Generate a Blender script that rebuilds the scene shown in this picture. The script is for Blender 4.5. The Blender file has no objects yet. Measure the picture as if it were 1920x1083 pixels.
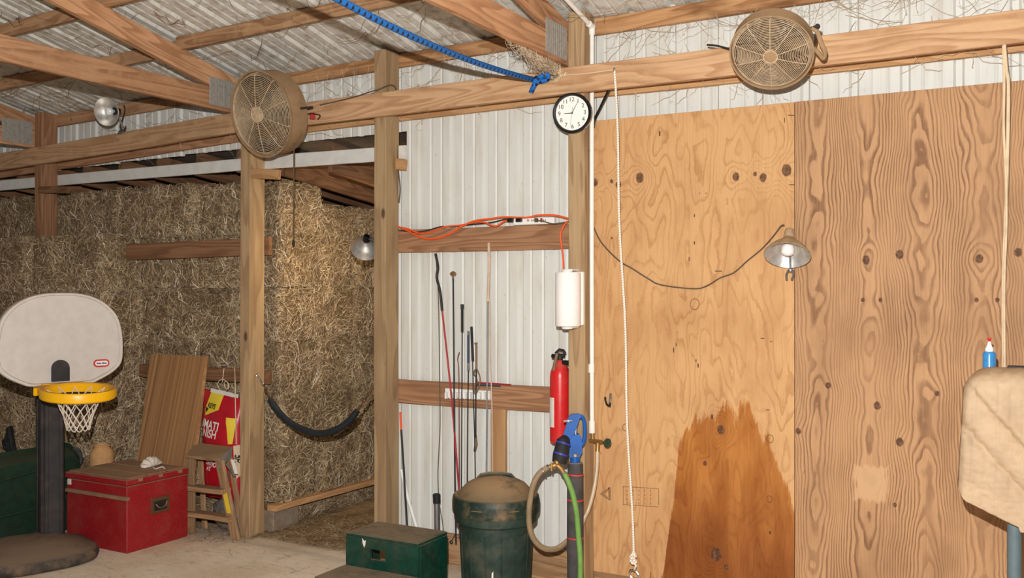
import bpy, bmesh, math, random
from mathutils import Vector, Matrix, noise as mnoise
random.seed(7)
PI = math.pi
sc = bpy.context.scene
COL = sc.collection

# ------------------------------------------------------------------ camera, light, exposure
FPX, YAW, DIST, EYE = 1780.0, math.radians(29.0), 5.2, 1.78
cam_d = bpy.data.cameras.new('camera'); cam = bpy.data.objects.new('camera', cam_d); COL.objects.link(cam)
cam.location = (0, -DIST, EYE); cam.rotation_euler = (PI/2, 0, YAW)
cam_d.sensor_width = 36.0; cam_d.lens = 36.0*FPX/1920.0; cam_d.shift_y = 1.5/1920.0
cam_d.clip_start = 0.05
sc.camera = cam
vs = sc.view_settings
vs.view_transform = 'Standard'; vs.look = 'None'; vs.gamma = 1.0; vs.use_curve_mapping = False
vs.exposure = 0.0

world = bpy.data.worlds.new('barn_daylight'); sc.world = world; world.use_nodes = True
bg = world.node_tree.nodes['Background']
bg.inputs[0].default_value = (1.0, 0.97, 0.92, 1); bg.inputs[1].default_value = 0.13

fl_d = bpy.data.lights.new('camera_flash', 'SPOT'); fl_d.shadow_soft_size = 0.016
fl_d.spot_size = math.radians(104); fl_d.spot_blend = 0.25
fl_d.energy = 1210.0; fl_d.color = (1.0, 0.985, 0.955)
fl = bpy.data.objects.new('camera_flash', fl_d); COL.objects.link(fl)
fl.location = (-0.10, -DIST+0.02, EYE+0.32)
fl.rotation_euler = (math.radians(92), 0, YAW-math.radians(2))

_s, _c = math.sin(YAW), math.cos(YAW)
CAMR = Vector((_c, _s, 0)); CAMF = Vector((-_s, _c, 0))
def ray(x, y):
    u = (x-960.0)/FPX; v = -(y-543.0)/FPX
    return Vector((u*_c-_s, u*_s+_c, v))
def pY(x, y, Y=0.0):
    r = ray(x, y); k = (Y+DIST)/r.y
    return Vector((r.x*k, Y, EYE+r.z*k))
def pZ(x, y, z=0.0):
    r = ray(x, y); k = (z-EYE)/r.z
    return Vector((r.x*k, -DIST+r.y*k, z))
def pX(x, y, X):
    r = ray(x, y); k = X/r.x
    return Vector((X, -DIST+r.y*k, EYE+r.z*k))

# ------------------------------------------------------------------ node helpers
def srgb(r, g, b):
    f = lambda c: ((c/255+0.055)/1.055)**2.4 if c/255 > 0.04045 else c/255/12.92
    return (f(r), f(g), f(b), 1)
class NT:
    def __init__(s, name):
        s.m = bpy.data.materials.new(name); s.m.use_nodes = True
        s.t = s.m.node_tree; s.n = s.t.nodes; s.bsdf = s.n['Principled BSDF']
    def node(s, kind, **kw):
        n = s.n.new(kind)
        for k, v in kw.items(): setattr(n, k, v)
        return n
    def lk(s, a, b): s.t.links.new(a, b)
    def put(s, sock, v):
        if hasattr(v, 'is_output'): s.lk(v, sock)
        else: sock.default_value = v
    def math(s, op, a, b=None, c=None, clamp=False):
        n = s.node('ShaderNodeMath', operation=op, use_clamp=clamp)
        s.put(n.inputs[0], a)
        if b is not None: s.put(n.inputs[1], b)
        if c is not None: s.put(n.inputs[2], c)
        return n.outputs[0]
    def coord(s, which='Object'):
        return s.node('ShaderNodeTexCoord').outputs[which]
    def sep(s, v):
        n = s.node('ShaderNodeSeparateXYZ'); s.lk(v, n.inputs[0]); return n.outputs
    def comb(s, x, y, z):
        n = s.node('ShaderNodeCombineXYZ')
        for i, v in enumerate((x, y, z)): s.put(n.inputs[i], v)
        return n.outputs[0]
    def noise(s, vec, scale, detail=3, rough=0.55, dist=0.0):
        n = s.node('ShaderNodeTexNoise'); s.lk(vec, n.inputs['Vector'])
        n.inputs['Scale'].default_value = scale; n.inputs['Detail'].default_value = detail
        n.inputs['Roughness'].default_value = rough; n.inputs['Distortion'].default_value = dist
        return n.outputs['Fac']
    def scale(s, vec, sx, sy, sz, off=None):
        n = s.node('ShaderNodeMapping'); s.lk(vec, n.inputs['Vector'])
        n.inputs['Scale'].default_value = (sx, sy, sz)
        if off is not None: s.put(n.inputs['Location'], off)
        return n.outputs[0]
    def ramp(s, fac, stops, interp='LINEAR'):
        n = s.node('ShaderNodeValToRGB'); s.lk(fac, n.inputs[0]); cr = n.color_ramp; cr.interpolation = interp
        while len(cr.elements) > 1: cr.elements.remove(cr.elements[-1])
        cr.elements[0].position = stops[0][0]; cr.elements[0].color = stops[0][1]
        for p, c in stops[1:]:
            e = cr.elements.new(p); e.color = c
        return n.outputs[0]
    def mix(s, fac, a, b, mode='MIX'):
        n = s.node('ShaderNodeMix', data_type='RGBA', blend_type=mode)
        s.put(n.inputs[0], fac); s.put(n.inputs[6], a); s.put(n.inputs[7], b)
        return n.outputs[2]
    def smooth(s, x, lo, hi):
        n = s.node('ShaderNodeMapRange', interpolation_type='SMOOTHSTEP')
        s.put(n.inputs[0], x); n.inputs[1].default_value = lo; n.inputs[2].default_value = hi
        return n.outputs[0]
    def bump(s, h, strength=0.3, dist=0.002):
        n = s.node('ShaderNodeBump'); n.inputs['Strength'].default_value = strength; n.inputs['Distance'].default_value = dist
        s.lk(h, n.inputs['Height']); s.lk(n.outputs[0], s.bsdf.inputs['Normal'])
    def out(s, col, rough=0.8, metal=0.0, spec=0.3):
        s.put(s.bsdf.inputs['Base Color'], col); s.put(s.bsdf.inputs['Roughness'], rough)
        s.put(s.bsdf.inputs['Metallic'], metal); s.bsdf.inputs['Specular IOR Level'].default_value = spec
        return s.m
    def orand(s): return s.node('ShaderNodeObjectInfo').outputs['Random']
    def island(s): return s.node('ShaderNodeNewGeometry').outputs['Random Per Island']
    def normalz(s): return s.sep(s.node('ShaderNodeNewGeometry').outputs['Normal'])[2]

def mul(c, k): return (c[0]*k, c[1]*k, c[2]*k, 1)

def mat_lumber(name, light, dark, knot=srgb(70, 45, 28), dust=None, grain=1.0, stain=0.35):
    t = NT(name); o = t.coord(); r = t.orand()
    off = t.comb(t.math('MULTIPLY', r, 37.0), t.math('MULTIPLY', r, 11.0), t.math('MULTIPLY', r, 53.0))
    v = t.scale(o, 1, 1, 1, off)
    h = t.noise(t.scale(v, 0.35, 3.2, 3.2), 1.6, 2, 0.5, 0.4)
    fr = t.math('FRACT', t.math('MULTIPLY', h, 13.0*grain))
    lines = t.math('ABSOLUTE', t.math('SUBTRACT', fr, 0.5))
    fine = t.noise(t.scale(v, 1.2, 60, 60), 2.0, 3)
    mid = tuple(light[i]*.35+dark[i]*.65 for i in range(3))+(1,)
    col = t.mix(t.math('MULTIPLY', t.smooth(fr, 0.2, 0.85), t.math('SUBTRACT', 1.0, t.smooth(fr, 0.9, 1.0))), light, mid)
    col = t.mix(t.math('MULTIPLY', t.smooth(fine, 0.4, 0.75), 0.4), col, dark)
    blot = t.noise(t.scale(v, 0.8, 3, 3), 2.3, 4, 0.6)
    col = t.mix(t.math('MULTIPLY', t.smooth(blot, 0.48, 0.72), stain), col, mul(dark, 0.55))
    vo = t.node('ShaderNodeTexVoronoi'); t.lk(t.scale(v, 1.0, 2.2, 2.2), vo.inputs['Vector']); vo.inputs['Scale'].default_value = 1.7
    kn = t.math('SUBTRACT', 1.0, t.smooth(vo.outputs['Distance'], 0.035, 0.085))
    col = t.mix(t.math('MULTIPLY', kn, 0.8), col, knot)
    hv = t.math('MULTIPLY_ADD', r, 0.3, 0.74)
    n = t.node('ShaderNodeHueSaturation'); n.inputs['Saturation'].default_value = 0.92; n.inputs['Hue'].default_value = 0.502
    t.lk(hv, n.inputs['Value']); t.lk(col, n.inputs['Color']); col = n.outputs[0]
    if dust is not None:
        dn = t.noise(v, 9.0, 4, 0.65)
        up = t.smooth(t.normalz(), 0.3, 0.9)
        dm = t.math('MAXIMUM', up, t.math('MULTIPLY', t.smooth(dn, 0.45, 0.7), 0.55))
        col = t.mix(dm, col, dust)
    t.bump(t.math('ADD', t.math('MULTIPLY', lines, 0.6), fine), 0.35, 0.002)
    return t.out(col, 0.85, 0, 0.15)

DUST = srgb(176, 146, 112)
M = {}
M['header'] = mat_lumber('header_lumber', srgb(214, 168, 122), srgb(172, 118, 74), dust=srgb(196, 158, 120), stain=0.3)
M['post'] = mat_lumber('post_lumber', srgb(184, 150, 108), srgb(146, 112, 76), grain=0.6, stain=0.3)
M['beam'] = mat_lumber('truss_lumber', srgb(206, 150, 104), srgb(150, 96, 58), dust=srgb(182, 144, 108), stain=0.4)
M['purlin'] = mat_lumber('purlin_lumber', srgb(190, 142, 98), srgb(136, 90, 56), dust=srgb(184, 150, 114), stain=0.5)
M['eave'] = mat_lumber('eave_lumber', srgb(204, 150, 96), srgb(146, 90, 46), stain=0.8)
M['girt'] = mat_lumber('girt_lumber', srgb(184, 132, 92), srgb(136, 88, 56), stain=0.35)
M['newwood'] = mat_lumber('new_pine', srgb(214, 160, 104), srgb(178, 122, 72), stain=0.1)
M['rafter'] = mat_lumber('lean_to_rafter', srgb(150, 104, 70), srgb(104, 68, 42), stain=0.5)
M['base'] = mat_lumber('skirt_lumber', srgb(196, 150, 104), srgb(134, 94, 60), stain=0.5)
M['panelwood'] = mat_lumber('brown_panel', srgb(176, 132, 86), srgb(140, 98, 60), grain=2.4, stain=0.1)
def mat_stripes():
    t = NT('brown_panel_stripes'); o = t.coord()
    a = t.noise(t.scale(o, 0.15, 26, 1), 1.5, 4, 0.65); b = t.noise(t.scale(o, 0.6, 110, 1), 1.5, 3)
    c = t.ramp(a, [(0.3, srgb(128, 88, 56)), (0.5, srgb(168, 122, 80)), (0.7, srgb(192, 148, 104))])
    c = t.mix(t.math('MULTIPLY', t.smooth(b, 0.45, 0.7), 0.35), c, srgb(112, 76, 48))
    return t.out(c, 0.6, 0, 0.3)
M['panelwood'] = mat_stripes()
M['ladder'] = mat_lumber('ladder_wood', srgb(182, 140, 98), srgb(136, 98, 64), dust=srgb(150, 122, 92), stain=0.3)

def mat_plain(name, col, rough=0.6, metal=0.0, spec=0.4, dust=None, dustamt=0.5, var=0.12, nscale=14, bump=0.0):
    t = NT(name); o = t.coord()
    n = t.noise(o, nscale, 4, 0.6)
    c = t.mix(t.smooth(n, 0.3, 0.75), col, mul(col, 1.0-var*2))
    r = rough
    if dust is not None:
        n2 = t.noise(o, 6.5, 5, 0.7)
        up = t.math('MULTIPLY', t.smooth(t.normalz(), 0.35, 0.95), 0.9)
        dm = t.math('MAXIMUM', t.math('MULTIPLY', up, t.smooth(n2, 0.2, 0.5)), t.math('MULTIPLY', t.smooth(n2, 0.42, 0.75), dustamt))
        c = t.mix(dm, c, dust)
        r = t.math('MULTIPLY_ADD', dm, 0.9-rough, rough, clamp=True)
    if bump: t.bump(t.noise(o, nscale*3, 3), bump, 0.003)
    return t.out(c, r, metal, spec)
M['white_plastic'] = mat_plain('white_plastic', srgb(236, 234, 228), 0.5, var=0.03)
M['pvc'] = mat_plain('pvc_pipe', srgb(240, 234, 226), 0.4, var=0.04)
M['black_rubber'] = mat_plain('black_rubber', srgb(34, 33, 34), 0.7, var=0.2)
M['black_plastic'] = mat_plain('black_plastic', srgb(22, 24, 24), 0.35, var=0.1)
M['foam'] = mat_plain('pipe_foam', srgb(70, 68, 68), 0.85, var=0.2, dust=srgb(150, 130, 110), dustamt=0.18, bump=0.3)
M['red_tape'] = mat_plain('red_tape', srgb(220, 62, 62), 0.5)
M['blue_tape'] = mat_plain('blue_tape', srgb(52, 62, 160), 0.5)
M['blue_paint'] = mat_plain('blue_enamel', srgb(14, 88, 170), 0.4, var=0.15)
M['brass'] = mat_plain('old_brass', srgb(178, 140, 84), 0.45, 0.8, dust=srgb(150, 120, 84), dustamt=0.6)
M['steel'] = mat_plain('galvanised_steel', srgb(170, 170, 168), 0.4, 0.85, var=0.2)
M['chrome'] = mat_plain('bright_steel', srgb(214, 214, 214), 0.2, 1.0)
M['rust'] = mat_plain('rusty_chain', srgb(112, 80, 54), 0.7, 0.4)
M['iron'] = mat_plain('dark_iron', srgb(58, 52, 48), 0.6, 0.5)
M['red_paint'] = mat_plain('red_extinguisher', srgb(206, 34, 36), 0.3, var=0.08, dust=srgb(168, 130, 104), dustamt=0.12)
M['label_white'] = mat_plain('label_paper', srgb(228, 222, 212), 0.6, var=0.08)
M['label_yellow'] = mat_plain('yellow_label', srgb(236, 206, 60), 0.6, var=0.05)
M['ink'] = mat_plain('black_ink', srgb(30, 28, 28), 0.7)
M['ink_blue'] = mat_plain('blue_ink', srgb(34, 44, 120), 0.7)
M['ink_red'] = mat_plain('red_print', srgb(206, 40, 44), 0.5, var=0.03)
M['ink_white'] = mat_plain('white_print', srgb(240, 236, 228), 0.5, var=0.03)
M['ink_brown'] = mat_plain('stamp_ink', srgb(150, 112, 76), 0.8)
M['orange_cord'] = mat_plain('orange_cord', srgb(240, 92, 36), 0.5, var=0.05)
M['black_cord'] = mat_plain('black_cord', srgb(46, 42, 38), 0.6)
M['dust_cord'] = mat_plain('dusty_cord', srgb(96, 80, 62), 0.8)
M['hose_brown'] = mat_plain('brown_hose', srgb(140, 118, 90), 0.6, dust=DUST, dustamt=0.3)
M['hose_green'] = mat_plain('green_hose', srgb(112, 158, 76), 0.5, dust=srgb(150, 140, 90), dustamt=0.35)
M['hose_clear'] = mat_plain('clear_hose', srgb(196, 172, 140), 0.35, var=0.1)
M['green_plastic'] = mat_plain('dark_green_plastic', srgb(32, 54, 46), 0.55, dust=srgb(92, 88, 72), dustamt=0.6, var=0.2, nscale=22)
M['green_lid'] = mat_plain('dusty_green_lid', srgb(24, 48, 40), 0.5, dust=srgb(160, 128, 92), dustamt=0.6, var=0.2)
M['green_paint'] = mat_plain('green_stool_paint', srgb(8, 60, 47), 0.5, var=0.25, dust=srgb(126, 108, 84), dustamt=0.18)
M['green_tub'] = mat_plain('green_tub', srgb(20, 52, 34), 0.65, var=0.25, dust=srgb(56, 62, 44), dustamt=0.3)
M['red_chest'] = mat_plain('red_chest_paint', srgb(158, 28, 34), 0.5, var=0.16, nscale=60, dust=srgb(150, 118, 92), dustamt=0.12)
M['red_groove'] = mat_plain('red_groove', srgb(120, 26, 26), 0.7)
M['chest_top'] = mat_plain('dusty_chest_slat', srgb(150, 108, 84), 0.9, dust=srgb(152, 122, 94), dustamt=0.7)
M['board_white'] = mat_plain('hoop_board_plastic', srgb(206, 198, 190), 0.55, var=0.05, dust=srgb(176, 146, 116), dustamt=0.1)
M['hoop_yellow'] = mat_plain('hoop_yellow', srgb(252, 188, 16), 0.35, var=0.04, dust=srgb(196, 140, 70), dustamt=0.08)
M['hoop_black'] = mat_plain('hoop_black', srgb(44, 42, 44), 0.6, var=0.2, dust=srgb(96, 80, 64), dustamt=0.3)
M['hoop_base'] = mat_plain('hoop_base_dusty', srgb(60, 54, 50), 0.8, var=0.2, dust=srgb(120, 98, 78), dustamt=0.85)
M['net'] = mat_plain('net_cord', srgb(230, 216, 200), 0.8)
M['fan_dust'] = mat_plain('dust_caked_metal', srgb(166, 134, 98), 0.85, 0.1, var=0.16, nscale=26, dust=srgb(184, 150, 114), dustamt=0.5, bump=0.3)
M['fan_wire'] = mat_plain('dust_caked_wire', srgb(206, 180, 146), 0.8, 0.1, var=0.16, nscale=30)
M['fan_dark'] = mat_plain('fan_motor_dark', srgb(58, 50, 44), 0.85, 0.1)
M['fan_blade'] = mat_plain('fan_blade_dusty', srgb(136, 114, 90), 0.7, 0.1)
M['paper'] = mat_plain('paper_towel', srgb(240, 234, 230), 0.95, var=0.02, bump=0.4, nscale=60)
M['clock_face'] = mat_plain('clock_face', srgb(238, 234, 226), 0.5, var=0.01)
M['white_board'] = mat_plain('white_painted_board', srgb(222, 220, 214), 0.6, var=0.06, dust=srgb(176, 156, 130), dustamt=0.15)
M['cloth'] = mat_plain('beige_quilt', srgb(188, 162, 132), 0.95, var=0.1, nscale=9, dust=srgb(160, 128, 94), dustamt=0.35, bump=0.9)
M['pole_grey'] = mat_plain('grey_painted_pipe', srgb(92, 108, 112), 0.5, var=0.08)
M['twine'] = mat_plain('pale_twine', srgb(222, 198, 164), 0.9, var=0.1)
M['bottle_blue'] = mat_plain('blue_liquid_bottle', srgb(62, 138, 196), 0.25, var=0.1, nscale=40)
M['red_cap'] = mat_plain('red_cap', srgb(222, 34, 34), 0.4)
M['tan_pot'] = mat_plain('tan_clay', srgb(206, 156, 104), 0.8, var=0.1, nscale=30)
M['mask'] = mat_plain('white_mask', srgb(228, 218, 206), 0.9, var=0.05)
M['clear_plastic'] = mat_plain('crumpled_plastic', srgb(128, 118, 112), 0.25, var=0.3, nscale=40, spec=0.6)
M['nailplate'] = mat_plain('nail_plate_steel', srgb(176, 170, 162), 0.55, 0.3, var=0.15, nscale=40)
M['web'] = mat_plain('dusty_cobweb', srgb(206, 184, 156), 0.95)
M['web_dark'] = mat_plain('dusty_cobweb_dark', srgb(134, 108, 82), 0.95)
M['burlap'] = mat_plain('cobweb_mat', srgb(176, 146, 110), 0.95, var=0.25, nscale=40, bump=0.6)
M['whip_black'] = mat_plain('whip_black', srgb(34, 34, 36), 0.5)
M['whip_red'] = mat_plain('whip_red', srgb(176, 42, 50), 0.5)
M['whip_brown'] = mat_plain('whip_brown', srgb(132, 104, 78), 0.7)
M['whip_grey'] = mat_plain('whip_grey', srgb(140, 140, 138), 0.5)
M['whip_beige'] = mat_plain('whip_beige', srgb(212, 184, 160), 0.6)
M['whip_maroon'] = mat_plain('whip_maroon', srgb(112, 48, 48), 0.6)
M['whip_navy'] = mat_plain('whip_navy', srgb(44, 62, 88), 0.5)
M['orange_tip'] = mat_plain('orange_tip', srgb(244, 86, 34), 0.5)
M['frayed'] = mat_plain('frayed_rope', srgb(226, 196, 150), 0.95)
M['stone_block'] = mat_plain('concrete_block', srgb(150, 134, 116), 0.9, var=0.2, nscale=16, dust=srgb(150, 118, 86), dustamt=0.5, bump=0.6)
M['red_box'] = mat_plain('red_switch_box', srgb(196, 62, 54), 0.6)
M['stall_pad'] = mat_plain('black_padded_tube', srgb(34, 40, 46), 0.6, var=0.15)
M['soot'] = mat_plain('dark_gap', srgb(60, 40, 28), 0.9)

def mat_reflector():
    t = NT('spun_aluminium'); o = t.coord()
    n = t.noise(o, 30, 3)
    c = t.mix(t.smooth(n, 0.3, 0.8), srgb(226, 222, 216), srgb(190, 184, 174))
    return t.out(c, 0.38, 0.75, 0.5)
M['reflector'] = mat_reflector()
def mat_reflector_dust():
    t = NT('dusty_reflector'); o = t.coord(); n = t.noise(o, 20, 4)
    c = t.mix(t.smooth(n, 0.3, 0.7), srgb(186, 160, 128), srgb(160, 130, 98))
    return t.out(c, 0.75, 0.3)
M['reflector_dust'] = mat_reflector_dust()
def mat_bulb(lit):
    t = NT('lit_bulb' if lit else 'frosted_bulb')
    m = t.out(srgb(236, 236, 236), 0.25, 0, 0.5)
    if lit:
        t.bsdf.inputs['Emission Color'].default_value = (1, 0.72, 0.4, 1); t.bsdf.inputs['Emission Strength'].default_value = 12
    return m
M['bulb'] = mat_bulb(False); M['bulb_lit'] = mat_bulb(True)

def mat_siding(name, base, dirt, amt):
    t = NT(name); o = t.coord('Object')
    st = t.noise(t.scale(o, 9, 9, 1.1), 1.6, 5, 0.65)
    sp = t.noise(o, 26, 4, 0.7)
    c = t.mix(t.math('MULTIPLY', t.smooth(st, 0.42, 0.78), amt), base, dirt)
    c = t.mix(t.math('MULTIPLY', t.smooth(sp, 0.62, 0.75), amt), c, mul(dirt, 0.7))
    return t.out(c, 0.5, 0.0, 0.35)
M['siding'] = mat_siding('white_ribbed_steel', srgb(212, 212, 206), srgb(180, 164, 140), 0.45)
M['roof'] = mat_siding('roof_steel_underside', srgb(216, 214, 206), srgb(150, 132, 110), 0.85)
M['leanroof'] = mat_siding('lean_to_roof_steel', srgb(120, 110, 100), srgb(90, 70, 52), 0.6)

def mat_floor():
    t = NT('dusty_concrete'); o = t.coord()
    n1 = t.noise(o, 1.3, 5, 0.6); n2 = t.noise(t.scale(o, 1, 3, 1), 9, 5, 0.7); n3 = t.noise(o, 55, 3)
    c = t.mix(t.smooth(n1, 0.3, 0.7), srgb(238, 222, 202), srgb(212, 190, 164))
    c = t.mix(t.math('MULTIPLY', t.smooth(n2, 0.5, 0.75), 0.6), c, srgb(164, 136, 106))
    c = t.mix(t.math('MULTIPLY', t.smooth(n3, 0.55, 0.75), 0.35), c, srgb(120, 96, 72))
    y = t.sep(o)[1]
    edge = t.smooth(t.math('ADD', y, t.math('MULTIPLY', n1, 0.35)), -0.15, 0.25)
    c = t.mix(t.math('MULTIPLY', edge, 0.6), c, srgb(170, 136, 98))
    t.bump(t.math('ADD', n2, n3), 0.4, 0.004)
    return t.out(c, 0.9, 0, 0.2)
M['floor'] = mat_floor()
def mat_dirt():
    t = NT('straw_dirt'); o = t.coord()
    n1 = t.noise(o, 5, 6, 0.7); n2 = t.noise(t.scale(o, 3, 30, 3), 3, 4, 0.7)
    c = t.mix(t.smooth(n1, 0.35, 0.65), srgb(196, 164, 120), srgb(146, 116, 82))
    c = t.mix(t.math('MULTIPLY', t.smooth(n2, 0.55, 0.7), 0.6), c, srgb(190, 158, 104))
    t.bump(n1, 0.6, 0.02)
    return t.out(c, 0.95, 0, 0.1)
M['dirt'] = mat_dirt()
def mat_haybody():
    t = NT('hay_core'); o = t.coord()
    n1 = t.noise(t.scale(o, 1, 1, 1), 70, 4, 0.7, 1.0); n2 = t.noise(o, 5, 4, 0.6)
    c = t.ramp(n1, [(0.3, srgb(84, 67, 50)), (0.5, srgb(144, 119, 90)), (0.7, srgb(198, 170, 134))])
    c = t.mix(t.math('MULTIPLY', t.smooth(n2, 0.4, 0.7), 0.5), c, srgb(100, 80, 54))
    t.bump(n1, 1.0, 0.02)
    return t.out(c, 0.95, 0, 0.1)
M['hay'] = mat_haybody()
def mat_blade():
    t = NT('hay_blade'); r = t.island(); o = t.coord('Object'); n = t.noise(o, 4, 3)
    c = t.ramp(r, [(0.0, srgb(86, 68, 50)), (0.3, srgb(148, 123, 94)), (0.6, srgb(186, 159, 124)), (0.88, srgb(214, 189, 152)), (1.0, srgb(250, 238, 214))])
    c = t.mix(t.math('MULTIPLY', t.smooth(n, 0.45, 0.7), 0.4), c, srgb(120, 98, 66))
    return t.out(c, 0.75, 0, 0.25)
M['blade'] = mat_blade()

def mat_blue_rope():
    t = NT('blue_braided_rope'); uv = t.sep(t.coord('UV'))
    a = t.math('FRACT', t.math('ADD', t.math('MULTIPLY', uv[0], 22.0), uv[1]))
    b = t.math('FRACT', t.math('MULTIPLY_ADD', uv[0], 22.0, t.math('MULTIPLY', uv[1], -2.0)))
    m = t.math('MULTIPLY', t.math('LESS_THAN', a, 0.36), t.math('LESS_THAN', b, 0.6))
    c = t.mix(m, srgb(20, 106, 186), srgb(16, 30, 56))
    tw = t.math('ABSOLUTE', t.math('SUBTRACT', t.math('FRACT', t.math('MULTIPLY_ADD', uv[0], 160.0, uv[1])), 0.5))
    t.bump(tw, 0.8, 0.003)
    return t.out(c, 0.55, 0, 0.4)
M['blue_rope'] = mat_blue_rope()
def mat_white_rope():
    t = NT('white_twisted_rope'); uv = t.sep(t.coord('UV'))
    tw = t.math('ABSOLUTE', t.math('SUBTRACT', t.math('FRACT', t.math('MULTIPLY_ADD', uv[0], 70.0, uv[1])), 0.5))
    c = t.mix(t.smooth(tw, 0.0, 0.3), srgb(196, 170, 140), srgb(246, 236, 224))
    t.bump(tw, 1.0, 0.003)
    return t.out(c, 0.8)
M['white_rope'] = mat_white_rope()

def contour_ply(name, knots, columns, N, light, dark, rings=(), patches=(), stain=None, contrast=1.0, base_noise=1.0, zf=0.42, jag=0.035, thin=(0.25, 0.85)):
    """rotary-cut plywood: contour lines of a height field in sheet coordinates (x right, z up)"""
    t = NT(name); o = t.coord(); x, y, z = t.sep(o)
    p = t.comb(x, 0.0, z)
    h = t.math('MULTIPLY', t.noise(t.scale(p, 1.6, 1, zf), 1.5, 3, 0.55, 0.15), base_noise)
    if columns:
        P, x0, amp = columns
        cs = t.math('COSINE', t.math('MULTIPLY', t.math('SUBTRACT', x, x0), 2*PI/P))
        h = t.math('MULTIPLY_ADD', cs, amp, h)
    h = t.math('MULTIPLY_ADD', t.noise(t.scale(p, 9, 1, 4), 1.6, 2), jag, h)
    h = t.math('MULTIPLY_ADD', t.noise(t.scale(p, 30, 1, 22), 1.6, 2), jag*0.5, h)
    kn_n = t.math('MULTIPLY', t.math('SUBTRACT', t.noise(t.scale(p, 45, 1, 45), 1.0, 2), 0.5), 0.5)
    kmask = None; kdark = None
    for (kx, kz, r, a) in knots:
        dx = t.math('SUBTRACT', x, kx); dz = t.math('MULTIPLY', t.math('SUBTRACT', z, kz), 0.78)
        d2 = t.math('ADD', t.math('MULTIPLY', dx, dx), t.math('MULTIPLY', dz, dz))
        g = t.math('EXPONENT', t.math('MULTIPLY', d2, -1.0/((r*2.6)**2)))
        h = t.math('MULTIPLY_ADD', g, a, h)
        d = t.math('SQRT', d2)
        m = t.math('SUBTRACT', 1.0, t.smooth(t.math('MULTIPLY', d, t.math('ADD', 1.0, kn_n)), r*0.66, r*0.9))
        kmask = m if kmask is None else t.math('MAXIMUM', kmask, m)
    fr = t.math('FRACT', t.math('MULTIPLY', h, N))
    tri = t.math('ABSOLUTE', t.math('SUBTRACT', fr, 0.5))
    fine = t.noise(t.scale(p, 90, 1, 2.2), 1.5, 4, 0.7)
    bl = t.noise(t.scale(p, 3, 1, 1.2), 1.5, 4, 0.6)
    ln = t.math('SUBTRACT', 1.0, t.math('MULTIPLY', t.smooth(fr, thin[0], thin[1]), t.math('SUBTRACT', 1.0, t.smooth(fr, 0.9, 1.0))))
    cmod = t.math('MULTIPLY_ADD', t.smooth(t.noise(t.scale(p, 4.5, 1, 0.9), 1.3, 3, 0.6), 0.35, 0.65), 0.6, 0.4)
    brk = t.math('MULTIPLY_ADD', t.smooth(t.noise(t.scale(p, 70, 1, 5), 1.3, 3, 0.6), 0.3, 0.6), 0.35, 0.65)
    c = t.mix(t.math('MULTIPLY', t.math('MULTIPLY', t.math('MULTIPLY', t.math('SUBTRACT', 1.0, ln), cmod), brk), contrast), light, dark)
    c = t.mix(t.math('MULTIPLY', t.smooth(fine, 0.42, 0.72), 0.3), c, dark)
    c = t.mix(t.math('MULTIPLY', t.smooth(bl, 0.4, 0.72), 0.4), c, mul(dark, 0.92))
    sp = t.noise(t.scale(p, 30, 1, 18), 1.0, 2)
    c = t.mix(t.math('MULTIPLY', t.smooth(sp, 0.74, 0.78), 0.6), c, srgb(120, 76, 44))
    if stain:
        fc = t.node('ShaderNodeFloatCurve'); t.lk(t.math('DIVIDE', x, stain['w']), fc.inputs['Value'])
        cu = fc.mapping.curves[0]; pts = stain['pts']
        enc = lambda q: (q+0.5)/3.5
        cu.points[0].location = (pts[0][0]/stain['w'], enc(pts[0][1])); cu.points[1].location = (pts[-1][0]/stain['w'], enc(pts[-1][1]))
        for a, b in pts[1:-1]: cu.points.new(a/stain['w'], enc(b))
        for q in cu.points: q.handle_type = 'VECTOR'
        fc.mapping.update()
        zt = t.math('MULTIPLY_ADD', fc.outputs[0], 3.5, -0.5)
        en = t.math('MULTIPLY', t.math('SUBTRACT', t.noise(t.scale(p, 12, 1, 1.6), 1.3, 5, 0.7), 0.5), 0.5)
        sm = t.smooth(t.math('SUBTRACT', t.math('ADD', zt, en), z), -0.015, 0.035)
        sn = t.noise(t.scale(p, 7, 1, 1.5), 1.4, 4, 0.6)
        wet = t.mix(t.smooth(sn, 0.35, 0.7), (0.60, 0.36, 0.13, 1), (0.80, 0.56, 0.28, 1))
        low = t.mix(t.smooth(z, 0.1, 0.75), (0.62, 0.52, 0.5, 1), (1, 1, 1, 1))
        wet = t.mix(1.0, wet, low, 'MULTIPLY')
        c = t.mix(sm, c, t.mix(1.0, c, wet, 'MULTIPLY'))
    if patches:
        for (px, pz, sx, sz, colr) in patches:
            ax = t.math('ABSOLUTE', t.math('DIVIDE', t.math('SUBTRACT', x, px), sx))
            az = t.math('ABSOLUTE', t.math('DIVIDE', t.math('SUBTRACT', z, pz), sz))
            d = t.math('MAXIMUM', ax, az)
            d = t.math('MULTIPLY_ADD', t.math('SUBTRACT', t.noise(t.scale(p, 40, 1, 8), 1.2, 3), 0.5), 0.9, d)
            c = t.mix(t.math('MULTIPLY', t.math('SUBTRACT', 1.0, t.smooth(d, 0.8, 1.05)), 0.85), c, colr)
    for (rx, rz, r) in rings:
        dx = t.math('SUBTRACT', x, rx); dz = t.math('MULTIPLY', t.math('SUBTRACT', z, rz), 0.85)
        d = t.math('SQRT', t.math('ADD', t.math('MULTIPLY', dx, dx), t.math('MULTIPLY', dz, dz)))
        m = t.math('SUBTRACT', 1.0, t.smooth(t.math('ABSOLUTE', t.math('SUBTRACT', d, r)), 0.001, 0.0035))
        c = t.mix(t.math('MULTIPLY', m, 0.75), c, srgb(96, 66, 42))
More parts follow.
